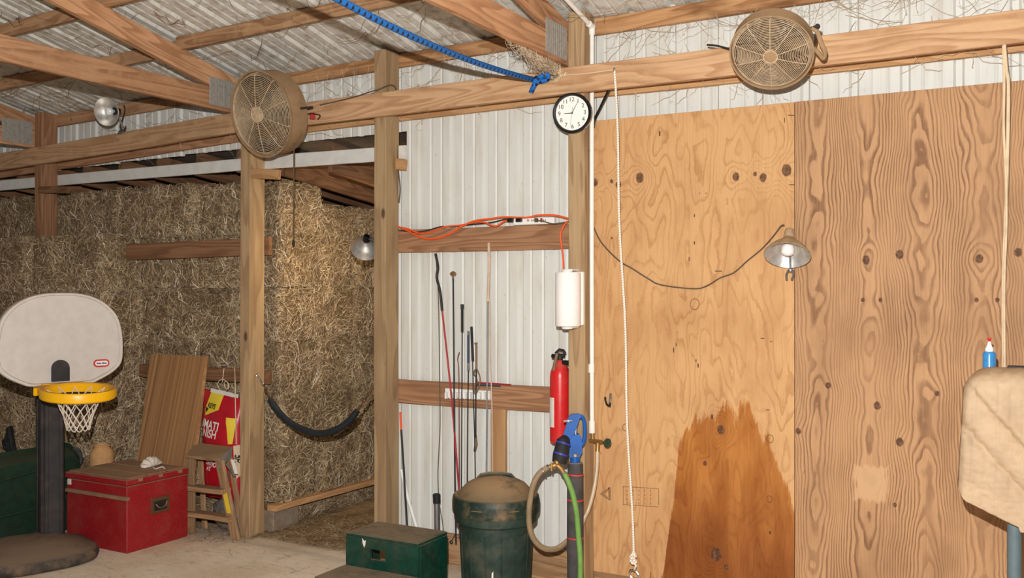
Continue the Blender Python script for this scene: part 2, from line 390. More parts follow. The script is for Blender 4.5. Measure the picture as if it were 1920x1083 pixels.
    if kmask is not None: c = t.mix(t.math('MULTIPLY', kmask, 0.9), c, t.mix(t.smooth(t.noise(t.scale(p, 60, 1, 60), 1.0, 3), 0.4, 0.65), srgb(66, 42, 30), srgb(112, 76, 52)))
    t.bump(t.math('ADD', tri, fine), 0.12, 0.001)
    return t.out(c, 0.7, 0, 0.25)

# ------------------------------------------------------------------ mesh helpers
class MB:
    def __init__(s): s.v = []; s.f = []; s.u = []
    def add(s, vs, fs, uvs=None, Mx=None):
        b = len(s.v)
        for v in vs:
            v = Vector(v)
            s.v.append(Mx @ v if Mx is not None else v)
        for i, f in enumerate(fs):
            s.f.append([b+k for k in f]); s.u.append(uvs[i] if uvs else None)
        return s
    def box(s, lo, hi, bevel=0.0, Mx=None, seg=1):
        lo, hi = Vector(lo), Vector(hi)
        bm = bmesh.new(); bmesh.ops.create_cube(bm, size=1.0)
        for v in bm.verts: v.co = Vector(((lo[i]+hi[i])/2+v.co[i]*(hi[i]-lo[i]) for i in range(3)))
        if bevel > 0: bmesh.ops.bevel(bm, geom=list(bm.edges), offset=bevel, segments=seg, affect='EDGES', profile=0.6)
        bm.verts.index_update()
        s.add([v.co for v in bm.verts], [[v.index for v in f.verts] for f in bm.faces], None, Mx); bm.free(); return s
    def tube(s, pts, r, seg=8, closed=False, cap=True, Mx=None):
        pts = [Vector(p) for p in pts]; n = len(pts)
        rs = r if isinstance(r, (list, tuple)) else [r]*n
        vs = []; up = None; L = [0.0]
        for i in range(1, n+1): L.append(L[-1]+(pts[i % n]-pts[i-1]).length)
        for i in range(n):
            if closed: t = pts[(i+1) % n]-pts[i-1]
            else: t = pts[min(i+1, n-1)]-pts[max(i-1, 0)]
            if t.length < 1e-9: t = Vector((0, 0, 1))
            t.normalize()
            if up is None:
                up = Vector((0, 0, 1)) if abs(t.z) < 0.9 else Vector((1, 0, 0))
            a = t.cross(up)
            if a.length < 1e-6: a = t.cross(Vector((1, 0, 0)))
            a.normalize(); b = a.cross(t).normalized(); up = b
            for k in range(seg):
                q = 2*PI*k/seg; vs.append(pts[i]+(a*math.cos(q)+b*math.sin(q))*rs[i])
        fs = []; us = []
        for i in range(n if closed else n-1):
            j = (i+1) % n
            for k in range(seg):
                k2 = (k+1) % seg
                fs.append([i*seg+k, i*seg+k2, j*seg+k2, j*seg+k])
                us.append([(L[i], k/seg), (L[i], (k+1)/seg), (L[i+1], (k+1)/seg), (L[i+1], k/seg)])
        if cap and not closed:
            fs.append(list(range(seg))[::-1]); us.append([(0, 0)]*seg)
            fs.append([(n-1)*seg+k for k in range(seg)]); us.append([(0, 0)]*seg)
        return s.add(vs, fs, us, Mx)
    def cyl(s, p0, p1, r0, r1=None, seg=16, Mx=None):
        return s.tube([p0, p1], [r0, r0 if r1 is None else r1], seg, Mx=Mx)
    def lathe(s, prof, seg=24, Mx=None, a0=0.0, a1=2*PI, close=False):
        """profile [(r,z)] about local z"""
        full = abs(a1-a0-2*PI) < 1e-6; n = seg if full else seg+1
        vs = []
        for (r, z) in prof:
            for k in range(n):
                q = a0+(a1-a0)*k/seg; vs.append((r*math.cos(q), r*math.sin(q), z))
        fs = []
        m = len(prof)
        for i in range(m if close else m-1):
            j = (i+1) % m
            for k in range(seg):
                k2 = (k+1) % n
                fs.append([i*n+k, i*n+k2, j*n+k2, j*n+k])
        return s.add(vs, fs, None, Mx)
    def sphere(s, c, r, seg=14, rings=8, sc=(1, 1, 1), Mx=None):
        c = Vector(c); vs = []; fs = []
        for i in range(rings+1):
            th = PI*i/rings
            for k in range(seg):
                q = 2*PI*k/seg
                vs.append(c+Vector((r*sc[0]*math.sin(th)*math.cos(q), r*sc[1]*math.sin(th)*math.sin(q), r*sc[2]*math.cos(th))))
        for i in range(rings):
            for k in range(seg):
                k2 = (k+1) % seg; fs.append([i*seg+k, i*seg+k2, (i+1)*seg+k2, (i+1)*seg+k][::-1])
        return s.add(vs, fs, None, Mx)
    def torus(s, c, R, r, n=24, seg=6, ax=(0, 0, 1), Mx=None, sc=1.0):
        ax = Vector(ax).normalized(); a = ax.orthogonal().normalized(); b = ax.cross(a)
        return s.tube([Vector(c)+a*math.cos(2*PI*k/n)*R+b*math.sin(2*PI*k/n)*R*sc for k in range(n)], r, seg, closed=True, Mx=Mx)
    def prism(s, poly, d, Mx=None, front_first=True):
        """poly in local (x,z); extruded along y by d (0..d)"""
        n = len(poly); vs = [(a, 0, b) for a, b in poly]+[(a, d, b) for a, b in poly]
        fs = [list(range(n)), list(range(n, 2*n))[::-1]]+[[k, n+k, n+(k+1) % n, (k+1) % n] for k in range(n)]
        return s.add(vs, fs, None, Mx)
    def build(s, name, mat, parent=None, world=True, smooth=True, angle=35):
        vs_ = s.v; loc = Vector((0, 0, 0))
        if parent is not None and world: vs_ = [v-PLOC[parent.name] for v in s.v]
        if parent is None:
            lo = Vector((min(v[i] for v in s.v) for i in range(3))); hi = Vector((max(v[i] for v in s.v) for i in range(3)))
            loc = Vector(((lo.x+hi.x)/2, (lo.y+hi.y)/2, lo.z)); vs_ = [v-loc for v in s.v]
        me = bpy.data.meshes.new(name)
        me.from_pydata([tuple(v) for v in vs_], [], s.f)
        if any(u is not None for u in s.u):
            ul = me.uv_layers.new(name='UVMap').data; k = 0
            for f, u in zip(s.f, s.u):
                for i in range(len(f)):
                    ul[k].uv = u[i] if u else (0, 0); k += 1
        bm = bmesh.new(); bm.from_mesh(me); bmesh.ops.recalc_face_normals(bm, faces=bm.faces); bm.to_mesh(me); bm.free()
        if smooth:
            me.polygons.foreach_set('use_smooth', [True]*len(me.polygons)); me.set_sharp_from_angle(angle=math.radians(angle))
        me.materials.append(M[mat] if isinstance(mat, str) else mat)
        o = bpy.data.objects.new(name, me); COL.objects.link(o); o.location = loc
        if parent is not None: o.parent = parent
        PLOC[o.name] = PLOC[parent.name].copy() if parent is not None else loc
        return o
PLOC = {}
def tag(o, label=None, cat=None, group=None, kind=None):
    if label: o['label'] = label
    if cat: o['category'] = cat
    if group: o['group'] = group
    if kind: o['kind'] = kind
    return o
def thing(name, label, cat, loc=(0, 0, 0), rot=None, group=None):
    o = bpy.data.objects.new(name, None); COL.objects.link(o); o.empty_display_size = 0.1
    o.location = loc
    if rot is not None: o.rotation_euler = rot
    PLOC[o.name] = Vector(loc)
    return tag(o, label, cat, group)
def struct_empty(name, loc=(0, 0, 0)):
    o = bpy.data.objects.new(name, None); COL.objects.link(o); o.location = loc; PLOC[o.name] = Vector(loc); o['kind'] = 'structure'; return o
def copy_tree(o, parent=None):
    c = o.copy(); COL.objects.link(c); c.parent = parent
    for ch in o.children: copy_tree(ch, c)
    return c
def catmull(pts, n=8):
    pts = [Vector(p) for p in pts]; out = []
    for i in range(len(pts)-1):
        p0 = pts[max(i-1, 0)]; p1 = pts[i]; p2 = pts[i+1]; p3 = pts[min(i+2, len(pts)-1)]
        for k in range(n):
            t = k/n
            out.append(0.5*((2*p1)+(p2-p0)*t+(2*p0-5*p1+4*p2-p3)*t*t+(3*p1-p0-3*p2+p3)*t**3))
    out.append(pts[-1]); return out

def beam(name, p0, p1, w, h, mat, label=None, cat='beam', parent=None, group=None, up=(0, 0, 1), nseg=10, wob=0.003, kind=None):
    """timber: centre line p0->p1, w across, h along up; own frame so grain follows the length"""
    p0, p1 = Vector(p0), Vector(p1); L = (p1-p0).length
    xa = (p1-p0).normalized(); za = (Vector(up)-xa*xa.dot(Vector(up))).normalized(); ya = za.cross(xa)
    rnd = random.Random(hash((round(p0.x, 3), round(p0.z, 3), round(L, 3))) & 0xffff)
    b = 0.004; ring = [(-w/2+b, -h/2), (w/2-b, -h/2), (w/2, -h/2+b), (w/2, h/2-b), (w/2-b, h/2), (-w/2+b, h/2), (-w/2, h/2-b), (-w/2, -h/2+b)]
    vs = []; fs = []; ph = rnd.random()*6
    for i in range(nseg+1):
        x = L*i/nseg; dy = wob*math.sin(ph+x*1.3) if 0 < i < nseg else 0; dz = wob*math.sin(ph*2+x*1.9) if 0 < i < nseg else 0
        for (a, c) in ring: vs.append((x, a+dy+rnd.uniform(-1, 1)*0.0008, c+dz+rnd.uniform(-1, 1)*0.0008))
    for i in range(nseg):
        for k in range(8): fs.append([i*8+k, i*8+(k+1) % 8, (i+1)*8+(k+1) % 8, (i+1)*8+k])
    fs.append(list(range(8))[::-1]); fs.append([nseg*8+k for k in range(8)])
    me = bpy.data.meshes.new(name); me.from_pydata(vs, [], fs)
    bm = bmesh.new(); bm.from_mesh(me); bmesh.ops.recalc_face_normals(bm, faces=bm.faces); bm.to_mesh(me); bm.free()
    me.materials.append(M[mat])
    o = bpy.data.objects.new(name, me); COL.objects.link(o)
    R = Matrix((xa, ya, za)).transposed()
    o.rotation_euler = R.to_euler()
    if parent is not None: o.parent = parent; o.location = p0-PLOC[parent.name]
    else: o.location = p0
    PLOC[o.name] = p0.copy()
    return tag(o, label, cat if parent is None and label else None, group, kind)

def text_obj(s, size, mat, parent, Mx, name='lettering', extrude=0.0008, align='CENTER', warp=None, shear=0.0, bold=0.0, xs=1.0):
    cu = bpy.data.curves.new('txt', 'FONT'); cu.body = s; cu.size = size; cu.align_x = align; cu.align_y = 'CENTER'; cu.extrude = extrude
    cu.shear = shear; cu.offset = bold; cu.resolution_u = 4
    to = bpy.data.objects.new('txt', cu); COL.objects.link(to)
    me = bpy.data.meshes.new_from_object(to)
    bpy.data.objects.remove(to); bpy.data.curves.remove(cu)
    me.name = name
    for v in me.vertices:
        p = Mx @ Vector((v.co.x*xs, v.co.y, v.co.z)); v.co = warp(p) if warp else p
    me.materials.clear(); me.materials.append(M[mat])
    o = bpy.data.objects.new(name, me); COL.objects.link(o); o.parent = parent; PLOC[o.name] = PLOC[parent.name]
    return o

TILT = 0.024
def roof_z(X, Y): return 3.41+TILT*(X+2.3)-0.215*Y

# ------------------------------------------------------------------ setting: floor, walls, roof
def build_floor():
    nx, ny = 60, 40; mb = MB(); vs = []; fs = []
    for j in range(ny+1):
        for i in range(nx+1):
            x = -11+14.5*i/nx; y = -8+8.0*j/ny
            vs.append((x, y, 0.004*(mnoise.noise(Vector((x*1.3, y*1.3, 0))))))
    for j in range(ny):
        for i in range(nx): fs.append([j*(nx+1)+i, j*(nx+1)+i+1, (j+1)*(nx+1)+i+1, (j+1)*(nx+1)+i])
    b = len(vs)
    vs += [(-11, -8, -0.12), (3.5, -8, -0.12), (3.5, 0, -0.12), (-11, 0, -0.12)]
    fs.append([b, b+3, b+2, b+1]); c = [0, nx, ny*(nx+1)+nx, ny*(nx+1)]
    for k in range(4): pass
    mb.add(vs, fs); o = mb.build('floor', 'floor'); o['kind'] = 'structure'
    o.location = (0, 0, 0); me = o.data
    for v in me.vertices: v.co += PLOC['floor']
    PLOC['floor'] = Vector((0, 0, 0))
    d = MB(); vs = []; fs = []; nx, ny = 70, 30
    for j in range(ny+1):
        for i in range(nx+1):
            x = -11+14.5*i/nx; y = -0.02+4.0*j/ny
            vs.append((x, y, -0.006+0.02*max(0, mnoise.noise(Vector((x*2.3, y*2.3, 3))))*min(1, (y+0.02)/0.3)))
    for j in range(ny):
        for i in range(nx): fs.append([j*(nx+1)+i, j*(nx+1)+i+1, (j+1)*(nx+1)+i+1, (j+1)*(nx+1)+i])
    d.add(vs, fs); d.build('dirt_ground', 'dirt', o)
build_floor()

RIB0, RIBP = -3.601, 0.2503
def rib_profile(x, depth=0.018):
    """offset of the sheet at x (positive = away from the room)"""
    u = (x-RIB0) % RIBP
    if u > RIBP/2: u -= RIBP
    a = abs(u)
    d = 0.0
    if a < 0.014: d = depth
    elif a < 0.026: d = depth*(0.026-a)/0.012
    for m in (RIBP/3,):
        q = abs(a-m)
        if q < 0.010: d = max(d, 0.0055*(1-q/0.010)) 
    return d
def rib_xs(x0, x1):
    xs = {x0, x1}; k0 = int(math.floor((x0-RIB0)/RIBP))-1; k1 = int(math.ceil((x1-RIB0)/RIBP))+1
    for k in range(k0, k1+1):
        c = RIB0+k*RIBP
        for o in (-0.026, -0.014, 0.014, 0.026, -RIBP/3-0.010, -RIBP/3, -RIBP/3+0.010, RIBP/3-0.010, RIBP/3, RIBP/3+0.010):
            if x0 < c+o < x1: xs.add(c+o)
    return sorted(xs)
wall_back = struct_empty('wall_back', (-4, 0.05, 0))
def siding(x0, x1, z0, z1, Y=0.04):
    mb = MB(); xs = rib_xs(x0, x1); vs = []; fs = []; nz = 6
    for j in range(nz+1):
        z = z0+(z1-z0)*j/nz
        for x in xs: vs.append((x, Y+0.002+rib_profile(x)+0.0015*mnoise.noise(Vector((x*3, z*2, 0))), z))
    n = len(xs)
    for j in range(nz):
        for i in range(n-1): fs.append([j*n+i, j*n+i+1, (j+1)*n+i+1, (j+1)*n+i])
    return mb.add(vs, fs).build('siding_panel', 'siding', wall_back, smooth=False)
SEAM = RIBP*3
xL = RIB0+0.013-SEAM*9
edges = [xL+SEAM*k for k in range(19)]
for a, b in zip(edges[:-1], edges[1:]):
    a2, b2 = a, b
    if b <= -3.6+0.02:
        siding(a, b, 2.845+max(-0.05, min(0, (a+5.2)*0.014)), 3.44+TILT*(a+2.3))
    else: siding(a, b, 0.1, 3.44+max(0, TILT*(a+2.3)))
siding(-3.82, -3.585, 0.1, 2.62); siding(-3.715, -3.585, 2.62, 2.85)

ceiling = struct_empty('ceiling', (-4, -3, 3.6))
def roof_panel(x0, x1):
    mb = MB(); xs = rib_xs(x0, x1); vs = []; fs = []; ny = 14
    for j in range(ny+1):
        Y = 0.12-7.2*j/ny
        for x in xs: vs.append((x, Y, roof_z(x, Y)+rib_profile(x, 0.022)+0.003*mnoise.noise(Vector((x*2, Y*2, 5)))))
    n = len(xs)
    for j in range(ny):
        for i in range(n-1): fs.append([j*n+i, j*n+i+1, (j+1)*n+i+1, (j+1)*n+i])
    return mb.add(vs, fs).build('roof_panel', 'roof', ceiling, smooth=False)
for k in range(-3, 18): 
    a = xL+SEAM*k
    if a < 3.2: roof_panel(a, a+SEAM)

# posts -------------------------------------------------------------
def post(x0, top, label, w=0.095, mt='post'):
    return beam('wooden_post', (x0+w/2, -0.075, 0), (x0+w/2, -0.075, top), 0.15, w, mt, label, 'post', up=(1, 0, 0), nseg=12, wob=0.002)
XC, XA, XM, XB = -7.401, -5.048, -3.844, -2.422
post(XC, 3.27, 'reddish wooden post buried in hay, carrying the shadowed truss', mt='girt')
post(XA, 3.33, 'square wooden post between the leaning hay stack and the doorway, behind the larger fan')
post(XM, 3.36, 'square wooden post between the hay doorway and the white ribbed wall')
post(XB, 3.41, 'square wooden post carrying the clock, paper towels and fire extinguisher', 0.105)
# header beams (front boards on the posts, back boards behind them)
beam('header_beam', (-9.6, -0.17, 2.815), (-5.06, -0.17, 2.985), 0.04, 0.145, 'header', 'long brown header board over the hay stack, carrying the small clamp lamp')
beam('header_beam', (-5.055, -0.17, 2.990), (3.0, -0.17, 3.022), 0.04, 0.154, 'header', 'long pale brown header board holding the blue knot and the smaller fan', nseg=24)
beam('header_beam', (-9.6, 0.018, 2.80), (-5.06, 0.018, 2.965), 0.036, 0.15, 'girt', 'brown rear header board behind the hay posts, against the white siding')
beam('header_beam', (-5.055, 0.018, 2.968), (-2.35, 0.018, 3.004), 0.036, 0.15, 'newwood', 'orange brown rear header board behind the post with the clock')
beam('header_beam', (-2.345, 0.018, 3.006), (3.0, 0.018, 3.0), 0.036, 0.15, 'newwood', 'yellow brown rear header board just above the plywood sheets')
# eave girts
beam('eave_girt', (-9.6, 0.018, 3.160), (-5.06, 0.018, 3.283), 0.036, 0.1, 'purlin', 'dusty brown eave board above the small clamp lamp and hay')
beam('eave_girt', (-5.05, 0.018, 3.293), (-2.43, 0.018, 3.338), 0.036, 0.09, 'eave', 'mottled brown eave board between the larger fan and the clock post')
beam('eave_girt', (-2.315, 0.018, 3.352), (3.0, 0.018, 3.376), 0.036, 0.1, 'eave', 'blotchy orange eave board beside the white pipe elbow')
# wall girts
beam('wall_girt', (-3.80, 0.02, 2.105), (-2.40, 0.02, 2.107), 0.036, 0.153, 'girt', 'brown wall board under the orange extension cords')
beam('wall_girt', (-3.80, 0.02, 1.101), (-2.40, 0.02, 1.105), 0.036, 0.155, 'girt', 'reddish brown wall board behind the white whip rack')
o = beam('wall_stud', (-2.985, 0.02, 0.19), (-2.985, 0.02, 1.026), 0.036, 0.105, 'newwood', 'short yellow upright board between whip rack board and bin', 'board', up=(1, 0, 0))
mb = MB(); mb.box(pY(938, 830, -.004), pY(945, 818, 0.0), .001); mb.build('metal_tab', 'nailplate', o)
beam('hay_rail', (-6.48, 0.02, 2.088), (-4.915, 0.02, 2.10), 0.036, 0.13, 'rafter', 'reddish rail board holding back the upper hay bales', 'board')
beam('hay_rail', (-6.3, 0.02, 1.135), (-4.92, 0.02, 1.14), 0.036, 0.1, 'rafter', 'reddish rail board holding back the lower hay behind the red feed bag', 'board')
o = beam('baseboard_back', (-3.80, 0.015, 0.098), (3.0, 0.015, 0.096), 0.036, 0.194, 'base'); o['kind'] = 'structure'
# white boards behind the posts
beam('white_board', (-9.6, 0.012, 2.712), (-5.0, 0.012, 2.714), 0.024, 0.09, 'white_board', 'long white painted board above the hay stack', 'board', wob=0.001)
beam('white_board', (-4.995, 0.012, 2.714), (-3.70, 0.012, 2.697), 0.024, 0.098, 'white_board', 'white painted board crossing the top of the hay doorway', 'board', wob=0.001)
# small nailing blocks on posts
beam('wood_block', pY(472, 325, -0.12), pY(523, 327, -0.12), 0.04, 0.07, 'newwood', 'small orange block nailed to the post under the larger fan', 'block', nseg=2)
beam('wood_block', pY(722, 306, -0.02), pY(760, 309, -0.02), 0.04, 0.075, 'newwood', 'small orange block nailed to the doorway post beside the white siding', 'block', nseg=2)
beam('wood_block', pY(75, 356, -0.17), pY(128, 356, -0.17), 0.04, 0.055, 'rafter', 'small reddish block nailed to the post buried in hay', 'block', nseg=2)

# trusses -----------------------------------------------------------
def truss(x0, zb, label):
    sh = TILT*(x0-XA)
    T = thing('roof_truss', label, 'truss', (x0-0.02, -3.5, zb), group=None)
    beam('bottom_chord', (x0-0.02, 0.0, zb+0.075), (x0-0.02, -7.0, zb+0.075), 0.04, 0.15, 'beam', parent=T, nseg=24, wob=0.004)
    lz = lambda d: 3.115+sh+0.215*d
    zc = zb+0.1505; d0 = (zc-lz(0))/0.215
    poly = [(d0, zc), (7.0, lz(7.0)), (7.0, lz(7.0)+0.145), (0.0, lz(0)+0.145), (0.0, zc)]
    # own frame along the slope for the grain
    org = Vector((x0, 0.0, lz(0)+0.07)); dirv = Vector((0, -1, 0.215)).normalized(); upv = Vector((0, 0.215, 1)).normalized()
    loc = [((Vector((0, -d, z-org.z))).dot(dirv), (Vector((0, -d, z-org.z))).dot(upv)) for d, z in poly]
    n = len(loc); vs = [(a, 0.0, b) for a, b in loc]+[(a, 0.04, b) for a, b in loc]
    fs = [list(range(n)), list(range(n, 2*n))[::-1]]+[[k, n+k, n+(k+1) % n, (k+1) % n] for k in range(n)]
    me = bpy.data.meshes.new('top_chord'); me.from_pydata(vs, [], fs)
    bm = bmesh.new(); bm.from_mesh(me); bmesh.ops.recalc_face_normals(bm, faces=bm.faces); bm.to_mesh(me); bm.free()
    me.materials.append(M['beam']); o = bpy.data.objects.new('top_chord', me); COL.objects.link(o); o.parent = T
    yv = upv.cross(dirv); 
    if yv.x > 0: yv = -yv
    o.rotation_euler = Matrix((dirv, yv, dirv.cross(yv))).transposed().to_euler()
    if dirv.cross(yv).dot(upv) < 0:
        for v in me.vertices: v.co.z = -v.co.z
        me.flip_normals()
    o.location = org-PLOC[T.name]
    # toothed nail plate
    mb = MB(); mb.box((x0, -0.44, zb+0.02), (x0+0.003, -0.17, zb+0.215), 0.0008)
    np_ = mb.build('nail_plate', 'nailplate', T)
    tm = MB()
    for r in range(11):
        yy = -0.43+0.0245*r
        tm.box((x0+0.0025, yy, zb+0.025), (x0+0.006, yy+0.009, zb+0.21))
    tm.build('plate_tooth_row', 'nailplate', np_)
    return T
truss(XB-0.001, 3.10, 'roof truss meeting the clock post, with cobwebbed bottom chord')
truss(XA-0.001, 3.052, 'roof truss meeting the post behind the larger fan')
truss(XC-0.001, 2.975, 'shadowed roof truss meeting the post buried in hay')

for i, Y in enumerate((-0.66, -1.26, -1.86, -2.46)):
    segs = [(-9.6, XC-0.03), (XC-0.03, XA-0.02), (XA-0.03, XB-0.03), (XB-0.02, 3.0)]
    where = ['beyond the hay post truss', 'between hay post truss and larger fan truss', 'between larger fan truss and clock post truss', 'above the plywood side']
    for k, (a, b) in enumerate(segs):
        y2 = Y+(0.02 if k % 2 else -0.022)
        z = lambda X: roof_z(X, y2)-0.048
        row = ['first', 'second', 'third', 'fourth', 'fifth', 'sixth', 'seventh', 'eighth'][i]
        beam('roof_purlin', (a, y2, z(a)), (b, y2, z(b)), 0.04, 0.088, 'purlin', '%s purlin up from the eave %s' % (row, where[k]), 'purlin', up=(0, -0.215, 1), nseg=8)

# lean-to behind the wall --------------------------------------------
for i, X in enumerate((-3.93, -4.375, -4.818, -5.26, -5.7, -6.15, -6.6, -7.05, -7.5, -7.95, -8.4, -8.85)):
    up = 0.0 if i < 3 else 0.05
    beam('lean_to_rafter', (X-0.02, 0.075, 2.71+up), (X-0.02, 3.4, 2.71+up-0.108*3.325), 0.04, 0.19, 'rafter',
         '%s dark brown lean-to rafter counted from the doorway post' % ('first', 'second', 'third', 'fourth', 'fifth', 'sixth', 'seventh', 'eighth', 'ninth', 'tenth', 'eleventh', 'twelfth')[i], 'rafter', group='lean-to rafters over the hay')
mb = MB(); mb.add([(-11, 0.072, 2.825+0.05), (3, 0.072, 2.875), (3, 3.6, 2.875-0.108*3.55), (-11, 3.6, 2.875-0.108*3.55),
                   (-11, 0.072, 2.88), (3, 0.072, 2.88), (3, 3.6, 2.88-0.108*3.55), (-11, 3.6, 2.88-0.108*3.55)],
                  [[0, 1, 2, 3], [7, 6, 5, 4], [0, 4, 5, 1], [1, 5, 6, 2], [2, 6, 7, 3], [3, 7, 4, 0]])
o = mb.build('ceiling_lean_to', 'leanroof'); o['kind'] = 'structure'
mb = MB(); mb.box((-11, 3.5, 0), (3, 3.54, 2.6)); o = mb.build('wall_lean_to', 'rafter'); o['kind'] = 'structure'
mb = MB(); mb.tube([pY(604, 258, 0.30), pY(668, 282, 0.75)], 0.014, 10)
tag(mb.build('metal_conduit', 'steel'), 'grey metal conduit slanting above the hay doorway board', 'pipe')

# plywood -------------------------------------------------------------
PX0, PZ0 = -2.322, 0.105
def loc1(x, y):
    p = pY(x, y, -0.012); return p.x-PX0, p.z-PZ0
k1 = [(1116, 342, .022, .25), (1147, 340, .013, .1), (1160, 346, .022, .22), (1200, 333, .03, .3), (1380, 331, .024, .25), (1416, 326, .013, .1),
      (1431, 333, .024, .25), (1475, 319, .033, .3), (1352, 805, .027, .35), (1343, 1038, .038, .4), (1362, 1062, .016, .15), (1322, 868, .014, .1)]
knots1 = [loc1(x, y)+(r, a) for x, y, r, a in k1]
rings1 = [loc1(x, y)+(r,) for x, y, r in [(1303, 570, .026), (1173, 801, .017), (1444, 822, .018), (1443, 935, .015)]]
st = [(1242, 1075), (1256, 960), (1262, 930), (1272, 860), (1286, 800), (1310, 782), (1350, 768), (1405, 766), (1436, 815), (1462, 870), (1478, 905), (1489, 960)]
spts = [(0.0, -0.3)]+[loc1(x, y) for x, y in st]
SW = pY(1489.5, 500, -0.012).x-PX0
M['ply1'] = contour_ply('plywood_orange', knots1, None, 15.0, srgb(204, 159, 110), srgb(160, 108, 64), rings=rings1, contrast=0.62, base_noise=1.5, zf=0.45, thin=(0.55, 0.9), jag=0.05,
                        stain={'w': SW, 'pts': spts})
def sheet(name, x0, x1, z0, z1, mat, label):
    me = bpy.data.meshes.new(name); bm = bmesh.new(); bmesh.ops.create_cube(bm, size=1)
    for v in bm.verts: v.co = Vector(((v.co.x+.5)*(x1-x0), (v.co.y-.5)*0.012, (v.co.z+.5)*(z1-z0)))
    bmesh.ops.bevel(bm, geom=list(bm.edges), offset=0.0012, segments=1, affect='EDGES')
    bm.to_mesh(me); bm.free(); me.materials.append(M[mat]); o = bpy.data.objects.new(name, me); COL.objects.link(o); o.location = (x0, -0.003, z0)
    PLOC[o.name] = Vector((x0, -0.003, z0)); return tag(o, label, 'plywood')
s1 = sheet('plywood_sheet', PX0, PX0+SW, PZ0, 2.786, 'ply1', 'orange plywood sheet with dark knots and a wet stain at its foot')
QX0 = PX0+SW+0.003
def loc2(x, y):
    p = pY(x, y, -0.012); return p.x-QX0, p.z-PZ0
k2 = [(1624, 487, .024, -.12), (1687, 477, .024, .12), (1618, 562, .012, .03), (1651, 562, .012, .03), (1836, 485, .022, -.12), (1909, 473, .022, .12),
      (1831, 562, .012, .03), (1870, 562, .012, .03), (1645, 760, .022, -.1), (1687, 828, .023, .14), (1678, 946, .012, .06), (1553, 722, .018, .05), (1497, 808, .018, .08), (1757, 737, .014, .05)]
knots2 = [loc2(x, y)+(r, a) for x, y, r, a in k2]
xa = loc2(1530, 600)[0]; xb = loc2(1733, 600)[0]
pa = loc2(1632, 906)
M['ply2'] = contour_ply('plywood_brown', knots2, (xb-xa, xa, 0.5), 13.0, srgb(186, 144, 104), srgb(124, 87, 60), contrast=1.0, base_noise=1.0, zf=0.8, jag=0.03, thin=(0.38, 0.78),
                        patches=[(pa[0], pa[1], 0.085, 0.095, srgb(196, 158, 118))])
s2 = sheet('plywood_sheet', QX0, 0.078, PZ0, 2.787, 'ply2', 'brown plywood sheet with bold looping grain behind the draped quilt')
M['ply3'] = contour_ply('plywood_pale', [], None, 11.0, srgb(206, 160, 110), srgb(172, 122, 76), contrast=0.6, base_noise=1.6)
sheet('plywood_sheet', 0.081, 1.27, PZ0, 2.786, 'ply3', 'plain plywood sheet beyond the quilt rack'); sheet('plywood_sheet', 1.273, 2.46, PZ0, 2.786, 'ply3', 'last plain plywood sheet, farthest from the clock post')
mb = MB(); mb.box((-2.3265, -0.011, 0.42), (-2.3225, 0.0, 2.80)); o = mb.build('trim_1', 'white_plastic'); o['kind'] = 'structure'
# stamp marks on sheet 1
st_m = MB()
def q1(x, y): return pY(x, y, -0.0098)
def thinpoly(mb, pix, d=0.0008, Y=-0.0156):
    P = [pY(x, y, Y) for x, y in pix]; n = len(P)
    mb.add([p for p in P]+[p+Vector((0, d, 0)) for p in P], [list(range(n)), list(range(n, 2*n))[::-1]]+[[k, n+k, n+(k+1) % n, (k+1) % n] for k in range(n)])
thinpoly(st_m, [(1124, 925), (1143, 913), (1138, 922), (1133, 925)]); thinpoly(st_m, [(1124, 925.5), (1133, 926), (1139, 931), (1143, 938)]); thinpoly(st_m, [(1140, 913), (1145, 913), (1145, 938), (1141, 936)])
for a, b, c, d in ((1168, 911, 1235, 912.4), (1168, 945, 1235, 946.2), (1168, 911, 1169, 945), (1234, 916, 1235.4, 946)): thinpoly(st_m, [(a, b), (c, b+ (4 if c-a > 20 else 0)), (c, d+(4 if c-a > 20 else 0)), (a, d)])
for k in range(5): 
    for j in range(4): thinpoly(st_m, [(1175+11*k, 917+8*j), (1176.6+11*k, 917+8*j), (1176.6+11*k, 922+8*j), (1175+11*k, 922+8*j)])
st_m.build('ink_stamp', 'ink_brown', s1)
fk_m = MB()
for x, y, w, h in ((1237, 250, 1.4, 5), (1484, 216, 7, .8), (1471, 225, .8, 5), (1485, 346, 5, .9), (1347, 508, 7, 1), (1292, 485, .8, 4), (1430, 634, 4, .9), (1446, 640, 1.6, 1), (1263, 656, 1, 5), (1268, 646, .8, 3), (1305, 676, 1, 3), (1309, 685, 1.2, 4), (1335, 781, 2, 4), (1302, 455, 1.2, 3), (1440, 768, 3, .8), (1444, 998, 2, 3), (1459, 1064, 3, .8), (1312, 362, 1, 1), (1324, 362, 1, 1), (1302, 404, 1, 3), (1147, 446, 1.6, 1.4)):
    thinpoly(fk_m, [(x-w, y-h), (x+w, y-h*.8), (x+w*.9, y+h), (x-w*.9, y+h*.9)], .0005, -.0153)
M['pitch'] = mat_plain('pitch_fleck', srgb(92, 58, 36), 0.8)
fk_o = fk_m.build('pitch_flecks', 'pitch', s1); fk_o['kind'] = 'stuff'

